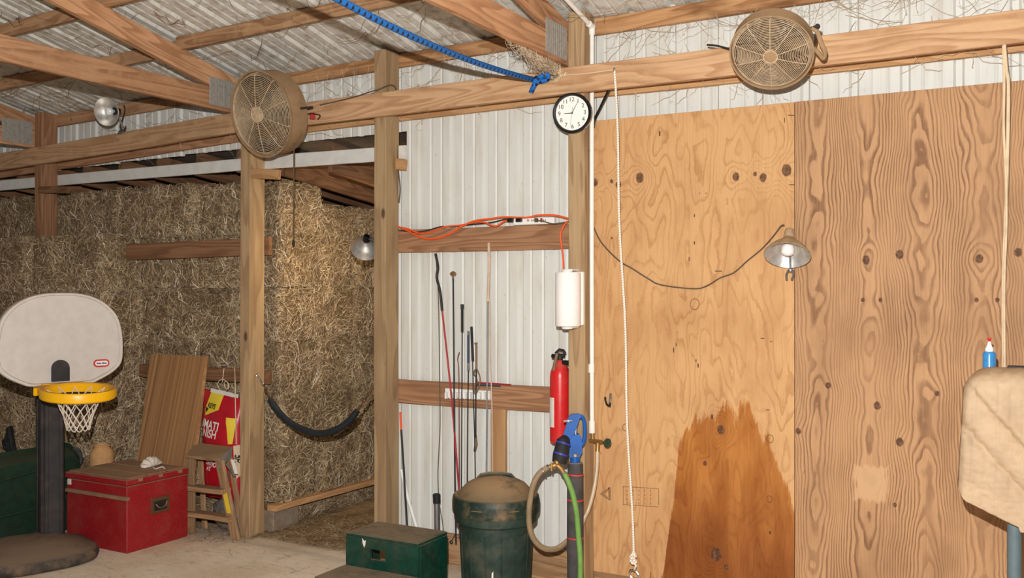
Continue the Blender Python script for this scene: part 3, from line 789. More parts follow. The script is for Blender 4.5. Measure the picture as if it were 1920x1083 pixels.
# ------------------------------------------------------------------ hay
def bale_mesh(seed, L=0.89, Dp=0.445, Hh=0.4, nb=7600):
    rnd = random.Random(seed)
    bm = bmesh.new(); bmesh.ops.create_grid(bm, x_segments=2, y_segments=2, size=1); bm.free()
    # body: subdivided rounded box
    nx, ny, nz = 18, 9, 8
    vs = []; fs = []; idx = {}
    def vert(i, j, k):
        key = (i, j, k)
        if key in idx: return idx[key]
        p = Vector((i/nx-.5, j/ny-.5, k/nz-.5)); q = Vector((p.x*L, p.y*Dp, p.z*Hh))
        e = 0.055
        lim = Vector((L/2-e, Dp/2-e, Hh/2-e)); c = Vector([max(-lim[a], min(lim[a], q[a])) for a in range(3)]); dl = q-c
        if dl.length > 1e-6: q = c+dl.normalized()*min(dl.length, e)
        nr = q.normalized()
        q = q+nr*0.022*mnoise.noise(q*6+Vector((seed*3.1, 0, 0)))+nr*0.012*mnoise.noise(q*17+Vector((0, seed*2.7, 0)))-nr*0.012
        idx[key] = len(vs); vs.append(q); return idx[key]
    for i in range(nx):
        for k in range(nz):
            fs.append([vert(i, 0, k), vert(i+1, 0, k), vert(i+1, 0, k+1), vert(i, 0, k+1)]); fs.append([vert(i, ny, k), vert(i, ny, k+1), vert(i+1, ny, k+1), vert(i+1, ny, k)])
    for i in range(nx):
        for j in range(ny):
            fs.append([vert(i, j, 0), vert(i, j+1, 0), vert(i+1, j+1, 0), vert(i+1, j, 0)]); fs.append([vert(i, j, nz), vert(i+1, j, nz), vert(i+1, j+1, nz), vert(i, j+1, nz)])
    for j in range(ny):
        for k in range(nz):
            fs.append([vert(0, j, k), vert(0, j, k+1), vert(0, j+1, k+1), vert(0, j+1, k)]); fs.append([vert(nx, j, k), vert(nx, j+1, k), vert(nx, j+1, k+1), vert(nx, j, k+1)])
    body = bpy.data.meshes.new('hay_bale'); body.from_pydata([tuple(v) for v in vs], [], fs); body.materials.append(M['hay'])
    body.polygons.foreach_set('use_smooth', [True]*len(body.polygons))
    # straws on front (-y), right end (+x), top
    bv = []; bf = []
    areas = [('f', L*Hh), ('e', Dp*Hh), ('w', Dp*Hh), ('t', L*Dp*0.5)]
    tot = sum(a for _, a in areas)
    for nm, a in areas:
        for _ in range(int(nb*a/tot)):
            u = rnd.uniform(-.5, .5); v = rnd.uniform(-.5, .5)
            if nm == 'f': c = Vector((u*L, -Dp/2, v*Hh)); n = Vector((0, -1, 0)); t1 = Vector((1, 0, 0)); t2 = Vector((0, 0, 1))
            elif nm == 'e': c = Vector((L/2, u*Dp, v*Hh)); n = Vector((1, 0, 0)); t1 = Vector((0, 1, 0)); t2 = Vector((0, 0, 1))
            elif nm == 'w': c = Vector((-L/2, u*Dp, v*Hh)); n = Vector((-1, 0, 0)); t1 = Vector((0, 1, 0)); t2 = Vector((0, 0, 1))
            else: c = Vector((u*L, v*Dp, Hh/2)); n = Vector((0, 0, 1)); t1 = Vector((1, 0, 0)); t2 = Vector((0, 1, 0))
            sw = mnoise.noise(Vector((u*3, v*3, seed*1.7)))*2.6
            ang = rnd.gauss(1.2+sw, 0.75)
            d = (t1*math.cos(ang)+t2*math.sin(ang)+n*rnd.uniform(-.12, .42)).normalized()
            ln = rnd.choice((.03, .045, .06, .085, .12, .16)) * rnd.uniform(.7, 1.2); w = rnd.uniform(.0011, .0028)
            bnd = (t1*rnd.uniform(-1, 1)+t2*rnd.uniform(-1, 1)+n*rnd.uniform(-.6, .3))*ln*0.22
            sd = d.cross(n); sd = sd.normalized() if sd.length > 1e-4 else t1
            sd = (sd+n*rnd.uniform(-.5, .5)).normalized()
            base = c-n*rnd.uniform(0.0, 0.024)+mnoise.noise(c*6+Vector((seed*3.1, 0, 0)))*n*0.02
            pts = [base-d*ln*.5, base+bnd+n*0.004, base+d*ln*.5]
            pts = [Vector((max(-L/2-.012, min(L/2+.02, q.x)), max(-Dp/2-.05, min(Dp/2, q.y)), max(-Hh/2, min(Hh/2+.02, q.z)))) for q in pts]
            b = len(bv)
            for q, ww in zip(pts, (w, w*1.1, w*.5)): bv.append(q-sd*ww); bv.append(q+sd*ww)
            bf.append([b, b+1, b+3, b+2]); bf.append([b+2, b+3, b+5, b+4])
    bl = bpy.data.meshes.new('loose_straw'); bl.from_pydata([tuple(v) for v in bv], [], bf); bl.materials.append(M['blade'])
    return body, bl
BALES = [bale_mesh(s) for s in (1, 2, 3, 4, 5)]
bcount = [0]
LAYER = ('bottom', 'second', 'third', 'fourth', 'fifth', 'top')
def bale(cx, cy, z0, rz=0.0, sz=1.0, sx=1.0, end=False, label=None, group=None):
    body, bl = BALES[bcount[0] % 5]; bcount[0] += 1
    rnd = random.Random(bcount[0])
    o = bpy.data.objects.new('hay_bale', body); COL.objects.link(o)
    o.location = (cx+rnd.uniform(-.008, .008), cy+rnd.uniform(-.02, .02), z0+0.2*sz); o.rotation_euler = (rnd.uniform(-.015, .015), rnd.uniform(-.012, .012), rz+rnd.uniform(-.025, .025)); o.scale = (sx, 1, sz)
    s = bpy.data.objects.new('loose_straw', bl); COL.objects.link(s); s.parent = o; s['kind'] = 'stuff'
    return tag(o, label, 'hay bale', group)
LAB_F = ('tan hay bale in the %s layer of the stack behind the rail boards', 'hay bales in the front stack')
LAB_E = ('tan hay bale in the %s layer of the doorway stack', 'hay bales seen through the doorway')
LAB_P = ('hay bale bulging around the buried post, %s layer up', 'hay bales bulging past the buried post')
Z0 = 0.2; LH = 0.4
for l in range(6):
    z = Z0+l*LH
    odd = l in (1, 3)
    if odd:
        # end-on bale at the corner: long side runs back
        bale(-4.885-0.23, 0.09+0.45, z, PI/2, label=LAB_E[0] % LAYER[l], group=LAB_E[1])
        bale(-4.885-0.45, 1.22, z, 0, label=LAB_E[0] % LAYER[l], group=LAB_E[1])
        x = -4.885-0.46
    else:
        bale(-4.885-0.45, 0.09+0.23, z, 0, sz=0.96 if l == 5 else 1, label=LAB_E[0] % LAYER[l], group=LAB_E[1])
        for r in (1, 2):
            bale(-4.885-0.45, 0.09+0.23+0.455*r, z, 0, sz=0.62 if l == 5 else 1, label=LAB_E[0] % LAYER[l], group=LAB_E[1])
        x = -4.885-0.9
    if l == 5 or True:
        if l < 5:
            w_ = x+6.44; bale(x-w_/2, 0.09+0.23, z, 0, sx=w_/0.9, label=LAB_F[0] % LAYER[l], group=LAB_F[1])
        else:
            while x > -9.2: bale(x-0.45, 0.09+0.23, z, 0, label=LAB_F[0] % LAYER[l], group=LAB_F[1]); x -= 0.9
for l in range(5):
    z = l*0.44; x = -6.44
    if l % 2: bale(x-0.225, -0.04+0.22, z, PI/2, 1.1, label=LAB_P[0] % LAYER[l], group=LAB_P[1]); x -= 0.45
    while x > -9.1:
        bale(x-0.45, -0.04, z, 0, 1.1, label=LAB_P[0] % LAYER[l], group=LAB_P[1]); x -= 0.9
# hay layer of loose bales low under the sill
for (cx, cy, sz) in ((-5.45, 0.4, 0.5), (-5.45, 0.86, 0.5), (-5.45, 1.3, 0.5)):
    bale(cx+0.05, cy, 0.0, 0, sz, label='flattened dark hay lying on the ground beneath the sill board', group='flattened hay under the sill')
for x in (-5.88,):
    bale(x-0.1, 0.3, 0.0, 0, 0.5, label='flattened hay at the foot of the stack behind the red chest')
beam('sill_board', (-4.915, 0.04, 0.178), (-4.885, 1.32, 0.178), 0.1, 0.042, 'newwood', 'pale sill board under the hay bales in the doorway', 'board')
mb = MB(); mb.box((-5.05, 0.035, 0.0), (-4.90, 0.31, 0.156), 0.008); tag(mb.build('concrete_block', 'stone_block'), 'grey concrete block propping up the pale sill board', 'block')

# loose straw on the ground (nobody could count it)
def straw_field(n, fn, name, label, seed):
    rnd = random.Random(seed); bv = []; bf = []
    for _ in range(n):
        x, y, z = fn(rnd); a = rnd.uniform(0, 2*PI); ln = rnd.uniform(.03, .13); w = rnd.uniform(.001, .0022)
        d = Vector((math.cos(a), math.sin(a), rnd.uniform(-.05, .18))); sd = Vector((-math.sin(a), math.cos(a), 0)); c = Vector((x, y, z+rnd.uniform(.002, .012)))
        bend = sd*rnd.uniform(-.25, .25)*ln
        b = len(bv)
        for q, ww in ((c-d*ln/2, w), (c+bend, w), (c+d*ln/2, w*.6)): bv.append(q-sd*ww); bv.append(q+sd*ww)
        bf.append([b, b+1, b+3, b+2]); bf.append([b+2, b+3, b+5, b+4])
    mb = MB(); mb.v = bv; mb.f = bf; mb.u = [None]*len(bf)
    return tag(mb.build(name, 'blade', smooth=False), label, 'straw', kind='stuff')
def f_door(r):
    y = -0.12+abs(r.gauss(0.35, 0.35)); return (-4.95+r.uniform(0, 1.15), min(y, 1.8), 0.005+max(0, y)*0.03)
straw_field(3800, f_door, 'floor_straw', 'loose golden straw littering the doorway ground', 3)
def f_left(r): return (r.uniform(-6.9, -4.9), -0.05-abs(r.gauss(0, 0.16)), 0.0)
straw_field(900, f_left, 'floor_straw', 'loose straw scattered along the foot of the hay stack', 4)
def f_room(r): return (r.uniform(-6, -3.4), r.uniform(-1.5, -0.1), 0.0)
straw_field(90, f_room, 'floor_straw', 'sparse stray straws on the dusty concrete floor', 5)

# ------------------------------------------------------------------ fans
T_inv = {}
def fan(name, label, loc, R, L, yaw, tilt, badge_mat, blades_rot, handle, bracket_to):
    T = thing(name, label, 'fan', loc, (0, 0, 0))
    Rm = Matrix.Rotation(yaw, 4, 'Z') @ Matrix.Rotation(tilt, 4, 'X')
    T.rotation_euler = Rm.to_euler()
    Z2Y = Matrix.Rotation(PI/2, 4, 'X')          # local z -> -y (front)
    def b(mb, nm, mt, par=T, **k): return mb.build(nm, mt, par, world=False, **k)
    h = MB(); t_ = 0.006   # drum: z from -L (rear) to 0 (front edge)
    h.lathe([(R*1.0, -0.012), (R*1.02, -0.004), (R*1.025, 0.004), (R*0.985, 0.004), (R*0.975, -0.012), (R*0.965, -L*0.9), (R*0.93, -L), (R*0.99, -L-0.004), (R*1.0, -L*0.96)], 56, Z2Y, close=True)
    b(h, 'housing', 'fan_dust')
    ln = MB(); ln.lathe([(R*.962, -.02), (R*.955, -L*.9), (R*.92, -L*.985)], 48, Z2Y); b(ln, 'drum_liner', 'fan_dark')
    g = MB(); NR = 19
    rm = R*0.90
    for i in range(NR):
        r = 0.062*R/0.29+(rm-0.062*R/0.29)*i/(NR-1); z = 0.03*(1-(r/R)**2)+0.004
        g.torus((0, 0, z), r, 0.0022 if R > .25 else 0.0017, 52, 5, Mx=Z2Y)
    for i in range(5):
        r = R*(0.905+0.016*i); g.torus((0, 0, 0.010-0.008*i), r, 0.0019, 52, 4, Mx=Z2Y)
    b(g, 'guard_rings', 'fan_wire')
    for k in range(10):
        a = 2*PI*(k+0.35)/10; s_ = MB()
        pts = [(math.cos(a)*r, math.sin(a)*r, 0.03*(1-(r/R)**2)+0.007) for r in (0.04*R/.29, R*.3, R*.6, R*.8, R*.9)]+[(math.cos(a)*R*.975, math.sin(a)*R*.975, -0.015)]
        s_.tube(pts, 0.0026 if R > .25 else 0.0022, 5, Mx=Z2Y); b(s_, 'guard_spoke', 'fan_wire')
    rb = MB()
    for i in range(16): rb.torus((0, 0, -L+0.004), R*(.2+.048*i), 0.0034 if R > .25 else 0.0026, 40, 4, Mx=Z2Y)
    for k in range(12):
        a = PI*k/12; rb.tube([(math.cos(a)*R*.95, math.sin(a)*R*.95, -L), (-math.cos(a)*R*.95, -math.sin(a)*R*.95, -L)], 0.003, 5, Mx=Z2Y)
    b(rb, 'rear_guard', 'fan_dark')
    hb = MB(); hr = 0.052*R/.29 if R > .25 else 0.034
    hb.lathe([(0.0, 0.036), (hr*.8, 0.036), (hr, 0.033), (hr, 0.024), (0, 0.024)], 28, Z2Y); hub = b(hb, 'hub_badge', badge_mat)
    hr2 = MB(); hr2.torus((0, 0, 0.034), hr, 0.004, 28, 6, Mx=Z2Y); b(hr2, 'badge_rim', 'fan_wire', hub)
    for k in range(4):
        bl = MB(); vs = []; fs = []; n1, n2 = 8, 6
        for i in range(n1+1):
            r = R*(.16+.72*i/n1)
            for j in range(n2+1):
                wdt = 0.50*math.sin(0.35+2.2*i/n1); a = blades_rot+2*PI*k/4+(j/n2-.5)*wdt*1.5; zz = -L*.45+(j/n2-.5)*0.05*(1-.4*i/n1)
                vs.append((r*math.cos(a), r*math.sin(a), zz))
        for i in range(n1):
            for j in range(n2): fs.append([i*(n2+1)+j, i*(n2+1)+j+1, (i+1)*(n2+1)+j+1, (i+1)*(n2+1)+j])
        m = len(vs); vs += [(x, y, z-0.0025) for x, y, z in vs]; fs += [[q+m for q in f][::-1] for f in fs]
        bl.add(vs, fs, None, Z2Y); b(bl, 'blade', 'fan_blade')
    mo = MB(); mo.lathe([(0, -0.01), (R*.22, -0.012), (R*.25, -0.03), (R*.25, -L*.85), (R*.18, -L*.97), (0, -L*.98)], 24, Z2Y); b(mo, 'motor', 'fan_dark')
    if handle:
        hd = MB(); pts = catmull([(R*1.0, 0.02, 0.10), (R*1.12, 0.01, 0.085), (R*1.19, 0.0, 0.03), (R*1.26, -0.0, -0.02), (R*1.21, 0.0, -0.055), (R*1.1, 0.0, -0.02), (R*1.0, 0.02, -0.01)], 6)
        hd.tube(pts, 0.011, 8); b(hd, 'carry_handle', 'fan_dust')
        bt = MB(); bt.cyl((R*.98, 0.02, 0.10), (R*1.13, 0.02, 0.105), 0.008, seg=8); bt.sphere((R*1.13, 0.02, 0.105), 0.014, 8, 6); b(bt, 'pivot_bolt', 'fan_dark')
        h2 = MB(); pts = catmull([(-R*.98, 0.05, 0.0), (-R*1.05, 0.07, -0.04), (-R*.95, 0.08, -0.12), (-R*.75, 0.09, -0.17), (-R*.62, 0.06, -0.17)], 6); h2.tube(pts, 0.011, 8); b(h2, 'stand_tube', 'fan_dust')
    # bracket from the drum's back to the header board
    br = MB(); inv = Rm.to_3x3().inverted()
    tgt = inv @ (Vector(bracket_to)-Vector(loc))
    br.tube([(0, L*.95, 0), (0, L+.03, 0), tuple(tgt)], 0.016, 8); b(br, 'mount_arm', 'fan_dark')
    yk = MB(); T_inv[T.name] = Rm.to_3x3().inverted()
    for sgn in (-1, 1): yk.tube([(sgn*R*1.0, L*.6, 0), (sgn*R*1.03, L+.04, 0), (sgn*R*.5, L+.045, 0), (0, L+.045, 0)], 0.009, 6)
    b(yk, 'yoke', 'fan_dark')
    return T
fL = pY(489, 214, -0.46)
FL = fan('drum_fan', 'large dust-caked drum fan hung at the post beside the hay', fL, 0.283, 0.15, math.radians(-5), math.radians(14), 'fan_wire', 0.5, False, (fL.x-0.05, -0.19, 2.99))
fR = pY(1446, 100, -0.52)
fan('drum_fan', 'smaller dusty round fan with tube handle above the plywood', fR, 0.198, 0.08, math.radians(4), math.radians(43), 'fan_dust', 0.1, True, (fR.x, -0.19, 3.0))
T = thing('switch_box', 'small red switch box on the header beside the larger fan', 'switch', pY(586, 218, -0.21))
mb = MB(); mb.box(pY(580, 223, -0.23), pY(592, 212, -0.19)+Vector((0, 0, 0)), 0.003); mb.build('box', 'red_box', T)
mb = MB(); mb.tube(catmull([pY(576, 214, -0.235), pY(586, 213, -0.24), pY(600, 216, -0.23), pY(596, 224, -0.21)]), 0.004, 6); mb.build('cable', 'black_cord', T)
def fl_(p): return tuple(T_inv[FL.name] @ (Vector(p)-fL))
mb = MB(); mb.tube([fl_(pY(551, 268, -0.42)), fl_(pY(551, 340, -0.42)), fl_(pY(550, 458, -0.42))], 0.0042, 6); pc = mb.build('pull_cord', 'dust_cord', FL, world=False)
mb = MB(); mb.tube([fl_(pY(550, 450, -0.42)), fl_(pY(550, 456, -.42)), fl_(pY(550, 462, -0.42))], [.006, .010, .006], 10); mb.build('knob', 'black_rubber', pc, world=False)

# ------------------------------------------------------------------ clamp lamps
def lamp(label, loc, yaw, tilt, R, lit=False, dusty=True, clampdir=(0, 0.09, -0.07)):
    T = thing('clamp_lamp', label, 'lamp', loc); Rm = Matrix.Rotation(yaw, 4, 'Z') @ Matrix.Rotation(tilt, 4, 'X'); T.rotation_euler = Rm.to_euler()
    Z2Y = Matrix.Rotation(PI/2, 4, 'X')
    def b(mb, nm, mt, par=T): return mb.build(nm, mt, par, world=False)
    inner = [(R*.24, -R*.92), (R*.30, -R*.80), (R*.46, -R*.66), (R*.50, -R*.62), (R*.66, -R*.48), (R*.70, -R*.44), (R*.84, -R*.26), (R*.94, -R*.10), (R*1.0, 0.0)]
    mi = MB(); mi.lathe(inner, 48, Z2Y); sh = b(mi, 'reflector', 'reflector')
    mo = MB(); mo.lathe([(R*1.0, 0.0), (R*1.02, -0.001), (R*1.015, -0.006)]+[(r*1.012+0.0012, z-0.0015) for r, z in inner[::-1][1:]], 48, Z2Y); b(mo, 'reflector_back', 'reflector_dust' if dusty else 'reflector', sh)
    so = MB(); so.lathe([(R*.12, -R*1.42), (R*.2, -R*1.40), (R*.24, -R*1.25), (R*.26, -R*.95), (R*.22, -R*.85), (0, -R*.84)], 20, Z2Y); b(so, 'socket', 'reflector_dust' if dusty else 'black_plastic')
    bu = MB(); bu.lathe([(R*.12, -R*.82), (R*.16, -R*.66), (R*.27, -R*.45), (R*.30, -R*.30), (R*.27, -R*.16), (R*.16, -R*.06), (0.0001, -R*.03)], 20, Z2Y); b(bu, 'bulb', 'bulb_lit' if lit else 'bulb')
    cl = MB(); c = Vector(clampdir); s0 = Vector((0, R*1.15, 0))
    inv = Rm.to_3x3().inverted(); cw = inv @ c
    side = inv @ Vector((0.012, 0, 0)); out = inv @ Vector((0, -0.035, -0.05))
    cl.tube([s0, cw], 0.006, 8)
    cl.tube([cw+side, cw+side*1.6+out*.5, cw+side*1.1+out], 0.006, 6); cl.tube([cw-side, cw-side*1.6+out*.5, cw-side*1.1+out], 0.006, 6)
    cl.sphere(cw, 0.014, 10, 6); b(cl, 'spring_clamp', 'steel')
    return T, Rm
pl = pY(1476, 479, -0.16)
lamp('dusty clamp lamp with a wide silver reflector on the plywood seam', pl, math.radians(4), math.radians(58), 0.117, clampdir=(-0.005, 0.10, -0.075))
cord = catmull([pY(1113, 425, -0.016), pY(1128, 455, -0.018), pY(1160, 488, -0.02), pY(1185, 503, -0.02), pY(1215, 522, -0.02), pY(1240, 534, -0.02), pY(1300, 541, -0.02), pY(1325, 536, -0.02), pY(1350, 521, -0.02), pY(1376, 511, -0.02), pY(1400, 490, -0.02), pY(1430, 465, -0.025), pY(1452, 440, -0.035), pY(1464, 424, -0.05), pY(1470, 422, -0.07)], 5)
mb = MB(); mb.tube(cord, 0.0042, 6); tag(mb.build('lamp_cord', 'dust_cord'), 'thin brown lamp cord sagging across the orange plywood', 'cord')
pl2 = pY(199, 209, -0.36)
lamp('small shiny clamp lamp perched on the header over the hay', pl2, math.radians(14), math.radians(12), 0.108, dusty=False, clampdir=(-0.02, 0.17, -0.10))
mb = MB(); mb.tube(catmull([pY(232, 197, -0.2), pY(234, 205, -0.2), pY(230, 222, -0.2), pY(225, 238, -0.195), pY(232, 246, -0.195), pY(236, 236, -0.195)], 6), 0.0045, 6); tag(mb.build('lamp_cord', 'black_cord'), 'short black cord looped behind the small shiny lamp', 'cord')
pl3 = pY(686, 465, 0.2)
T3, R3 = lamp('lit clamp lamp behind the doorway post, shining on the hay', pl3, math.radians(-140), math.radians(32), 0.105, lit=True, dusty=False, clampdir=(0.24, -0.12, 0.03))
ld = bpy.data.lights.new('lamp_glow', 'POINT'); ld.energy = 16; ld.color = (1.0, 0.78, 0.48); ld.shadow_soft_size = 0.055
lo = bpy.data.objects.new('lamp_glow', ld); COL.objects.link(lo); lo.parent = T3; lo.location = (0, -0.02, 0)

# ------------------------------------------------------------------ clock
cc = pY(1073, 212, -0.205)
T = thing('wall_clock', 'round black-rimmed wall clock on the post below the header', 'clock', cc); T.rotation_euler = (Matrix.Rotation(math.radians(9), 4, 'Z') @ Matrix.Rotation(math.radians(7), 4, 'X')).to_euler()
Z2Y = Matrix.Rotation(PI/2, 4, 'X'); CR = 0.117
mb = MB(); mb.lathe([(CR*.84, 0.006), (CR*.86, 0.014), (CR*.93, 0.018), (CR*.99, 0.012), (CR*1.0, 0.0), (CR*.97, -0.004), (CR*.84, -0.004)], 56, Z2Y, close=True); mb.build('rim', 'black_plastic', T, world=False)
mb = MB(); mb.lathe([(CR*.985, -0.003), (CR*1.0, -0.012), (CR*.97, -0.034), (0, -0.036)], 56, Z2Y); mb.build('back_case', 'chrome', T, world=False)
mb = MB(); mb.lathe([(CR*.86, 0.003), (0.0001, 0.003)], 56, Z2Y); fc = mb.build('dial', 'clock_face', T, world=False)
for n in range(1, 13):
    a = PI/2-n*PI/6; r = CR*.66
    text_obj(str(n), 0.034, 'ink', T, Matrix.Translation((r*math.cos(a), -0.0045, r*math.sin(a))) @ Matrix.Rotation(PI/2, 4, 'X'), 'numeral', 0.0003)
def hand(nm, ang, ln, tail, w, y):
    mb = MB(); a = PI/2-ang; d = Vector((math.cos(a), 0, math.sin(a))); sd = Vector((-math.sin(a), 0, math.cos(a)))
    P = [d*-tail-sd*w, d*-tail+sd*w, d*ln+sd*w*.5, d*ln-sd*w*.5]
    mb.add([p+Vector((0, -y, 0)) for p in P]+[p+Vector((0, -y+0.001, 0)) for p in P], [[0, 1, 2, 3], [7, 6, 5, 4], [0, 4, 5, 1], [1, 5, 6, 2], [2, 6, 7, 3], [3, 7, 4, 0]]); mb.build(nm, 'ink', T, world=False)
hand('hour_hand', math.radians(270.5), CR*.42, 0.006, 0.0024, 0.006); hand('minute_hand', math.radians(31), CR*.62, 0.006, 0.0018, 0.0075); hand('second_hand', math.radians(190), CR*.70, CR*.28, 0.0007, 0.009)
mb = MB(); mb.sphere((0, -0.008, 0), 0.004, 10, 6); mb.build('hand_boss', 'ink', T, world=False)

# ------------------------------------------------------------------ ropes
kn = pY(1004, 150, -0.215)
end = Vector((-2.40, -2.55, 2.945))
pts = []
for i in range(41):
    t = i/40; p = kn.lerp(end, t); p.z -= 0.042*4*t*(1-t); p.x += -0.02*math.sin(t*PI); pts.append(p)
far = Vector((-2.2, -7.0, 3.05))
for i in range(1, 20):
    t = i/19; p = end.lerp(far, t); p.z -= 0.25*4*t*(1-t)*.3; pts.append(p)
T = thing('cross_tie_rope', 'thick blue braided rope tied at the header beside the clock', 'rope', kn)
mb = MB(); mb.tube(pts, 0.0155, 12); mb.build('rope', 'blue_rope', T)
mb = MB()
loopp = catmull([kn+Vector((0.0, 0, 0.0)), kn+Vector((0.02, -0.03, -0.012)), kn+Vector((0.06, -0.02, 0.018)), kn+Vector((0.085, -0.01, 0.02)), kn+Vector((0.08, 0.0, -0.004)), kn+Vector((0.04, -0.02, -0.016)), kn+Vector((0.0, -0.03, -0.022))], 6)
mb.tube(loopp, 0.0145, 10); mb.tube(catmull([kn+Vector((0.03, -0.02, -0.01)), kn+Vector((0.01, -0.03, -0.035)), kn+Vector((-0.018, -0.012, -0.062)), kn+Vector((-0.025, -0.01, -0.075))], 5), 0.015, 10)
mb.torus(kn+Vector((0.012, -0.02, -0.01)), 0.022, 0.0125, 18, 8, ax=(1, .3, -.4)); mb.build('knot', 'blue_rope', T)
mb = MB(); mb.torus(kn+Vector((0.11, -0.005, 0.004)), 0.014, 0.004, 18, 6, ax=(0, 1, 0.2)); mb.tube([kn+Vector((0.12, -0.005, 0.004)), kn+Vector((0.15, 0.0, 0.01))], 0.006, 8); mb.build('eye_ring', 'steel', T)
fk = pY(1052, 141, -0.205)
T = thing('pull_rope', 'thin white rope running through a ring and hanging down before the plywood', 'rope', pY(1190, 1083, -0.12))
ey = pY(1152, 131, -0.215)
mb = MB(); mb.tube(catmull([fk+Vector((0.03, 0, 0.0)), pY(1090, 139, -0.21), pY(1120, 135, -0.21), ey], 5), 0.0035, 7); mb.build('upper_line', 'twine', T)
pe = pY(1187, 1038, -0.12)
mb = MB(); mb.tube([ey.lerp(pe, i/30)+Vector((0.006*math.sin(i*.5), 0, 0)) for i in range(31)], 0.0068, 9); mb.build('hanging_line', 'white_rope', T)
mb = MB()
for k in range(6):
    a = k*1.1; mb.torus(pe+Vector((0.006*math.cos(a), 0.006*math.sin(a), -0.008*k)), 0.014, 0.007, 12, 6, ax=(math.cos(a), math.sin(a), .6))
mb.tube(catmull([pe+Vector((0, 0, -.03)), pe+Vector((0.02, -.01, -.06)), pe+Vector((0.008, 0, -.085))], 5), 0.006, 6); mb.build('end_knot', 'white_rope', T)
mb = MB(); c = pe+Vector((0.008, 0, -0.12)); mb.torus(c, 0.024, 0.006, 20, 6, ax=(0, 1, 0), sc=1.4); mb.tube([c+Vector((0, 0, -.03)), c+Vector((0, 0, -.08))], 0.009, 8); mb.build('snap_hook', 'chrome', T)
mb = MB(); mb.torus(ey, 0.010, 0.003, 16, 6, ax=(1, 0, 0)); mb.tube([ey, ey+Vector((0, 0.03, 0))], 0.003, 6); mb.build('screw_eye', 'steel', T)
T = thing('frayed_knot', 'frayed pale rope end knotted on the header above the clock', 'rope', fk)
mb = MB(); mb.torus(fk, 0.011, 0.007, 14, 6, ax=(1, 0, .2)); mb.torus(fk+Vector((0.03, 0, 0.002)), 0.011, 0.006, 14, 6, ax=(1, 0, -.3)); mb.tube([fk, fk+Vector((0.035, 0, 0))], 0.007, 6); mb.build('knot', 'twine', T)
rnd = random.Random(9); mb = MB()
for k in range(70):
    up_ = k % 2; d = Vector((rnd.uniform(-.02, .02)-0.01*(1-up_), rnd.uniform(-.02, .01), (rnd.uniform(.03, .055) if up_ else -rnd.uniform(.02, .05))))
    b0 = fk+Vector((-0.008, 0, 0)); mb.tube([b0, b0+d*.5+Vector((rnd.uniform(-.006, .006), 0, 0)), b0+d+Vector((-0.02*(1-up_), 0, 0))], 0.0011, 4)
mb.build('frayed_strands', 'frayed', T)

# right-hand doubled twine
T = thing('hanging_twine', 'pale doubled twine hanging down the brown plywood behind the quilt', 'twine', pY(1882, 700, -0.2))
mb = MB(); mb.tube(catmull([pY(1883, 84, -0.215), pY(1887, 130, -0.205), pY(1891, 170, -0.19), pY(1888, 330, -0.14), pY(1885, 420, -0.12), pY(1881, 540, -0.1), pY(1882, 700, -0.1)], 6), 0.008, 8); mb.build('strand', 'twine', T)
mb = MB(); mb.tube(catmull([pY(1881, 86, -0.21), pY(1883, 150, -0.20), pY(1882, 240, -0.17), pY(1886, 330, -0.146), pY(1887, 420, -0.13), pY(1883, 540, -0.106), pY(1884, 700, -0.11)], 6), 0.006, 8); mb.build('strand', 'twine', T)

# black cable from the header by the clock, and cable on the header
mb = MB(); mb.tube(catmull([pY(1143, 166, -0.14), pY(1136, 180, -0.12), pY(1124, 205, -0.06), pY(1115, 224, -0.03), pY(1113, 240, -0.02)], 6), 0.008, 8); tag(mb.build('black_cable', 'black_plastic'), 'thick black cable dropping from header to plywood corner', 'cable')
mb = MB(); mb.tube(catmull([pY(600, 197, -0.196), pY(660, 183, -0.196), pY(705, 169, -0.197), pY(740, 162, -0.1), pY(742, 215, -0.03), pY(745, 300, -0.02), pY(750, 350, -0.005), pY(748, 380, 0.0)], 6), 0.0045, 6); tag(mb.build('black_cable', 'dust_cord'), 'thin dark cable running down the doorway post', 'cable')
mb = MB(); mb.tube(catmull([pY(1326, 84, -0.215), pY(1345, 86, -0.23), pY(1368, 92, -0.26)], 6), 0.006, 6); tag(mb.build('fan_cable', 'black_cord'), 'short dark cable entering the smaller fan', 'cable')

# ------------------------------------------------------------------ water pipe
XP = -2.297
el = pY(1102, 52, -0.085); el.x = XP
T = thing('water_pipe', 'white plastic water pipe running down beside the clock post', 'pipe', (XP, -0.085, 0.95))
bot = pY(1110, 800, -0.085)
mb = MB(); mb.tube([el, Vector((XP-.002, -0.085, 2.2)), bot+Vector((0, 0, .0))], 0.0135, 14); mb.build('riser', 'pvc', T)
up2 = Vector((XP-0.01, -1.6, el.z+0.215*1.5))
mb = MB(); mb.tube([el, up2], 0.0135, 14); mb.build('roof_run', 'pvc', T)
mb = MB(); mb.sphere(el, 0.021, 14, 8); mb.tube([el, el-Vector((0, 0, .045))], 0.0185, 14); mb.tube([el, el.lerp(up2, .03)], 0.0185, 14); mb.build('elbow', 'pvc', T)
for yy, l_ in ((690, .05), (800, .07)):
    c = pY(1110 if yy > 700 else 1109, yy, -0.085); mb = MB(); mb.cyl(c-Vector((0, 0, l_/2)), c+Vector((0, 0, l_/2)), 0.0185, seg=16); mb.build('coupling', 'pvc', T)
for yy in (283,):
    c = pY(1105, yy, -0.085); mb = MB(); mb.torus(c, 0.016, 0.003, 16, 6); mb.tube([c+Vector((-0.016, 0, 0)), c+Vector((-0.034, .0, 0))], 0.003, 6); mb.build('pipe_clip', 'steel', T)
c = pY(1112, 826, -0.085)
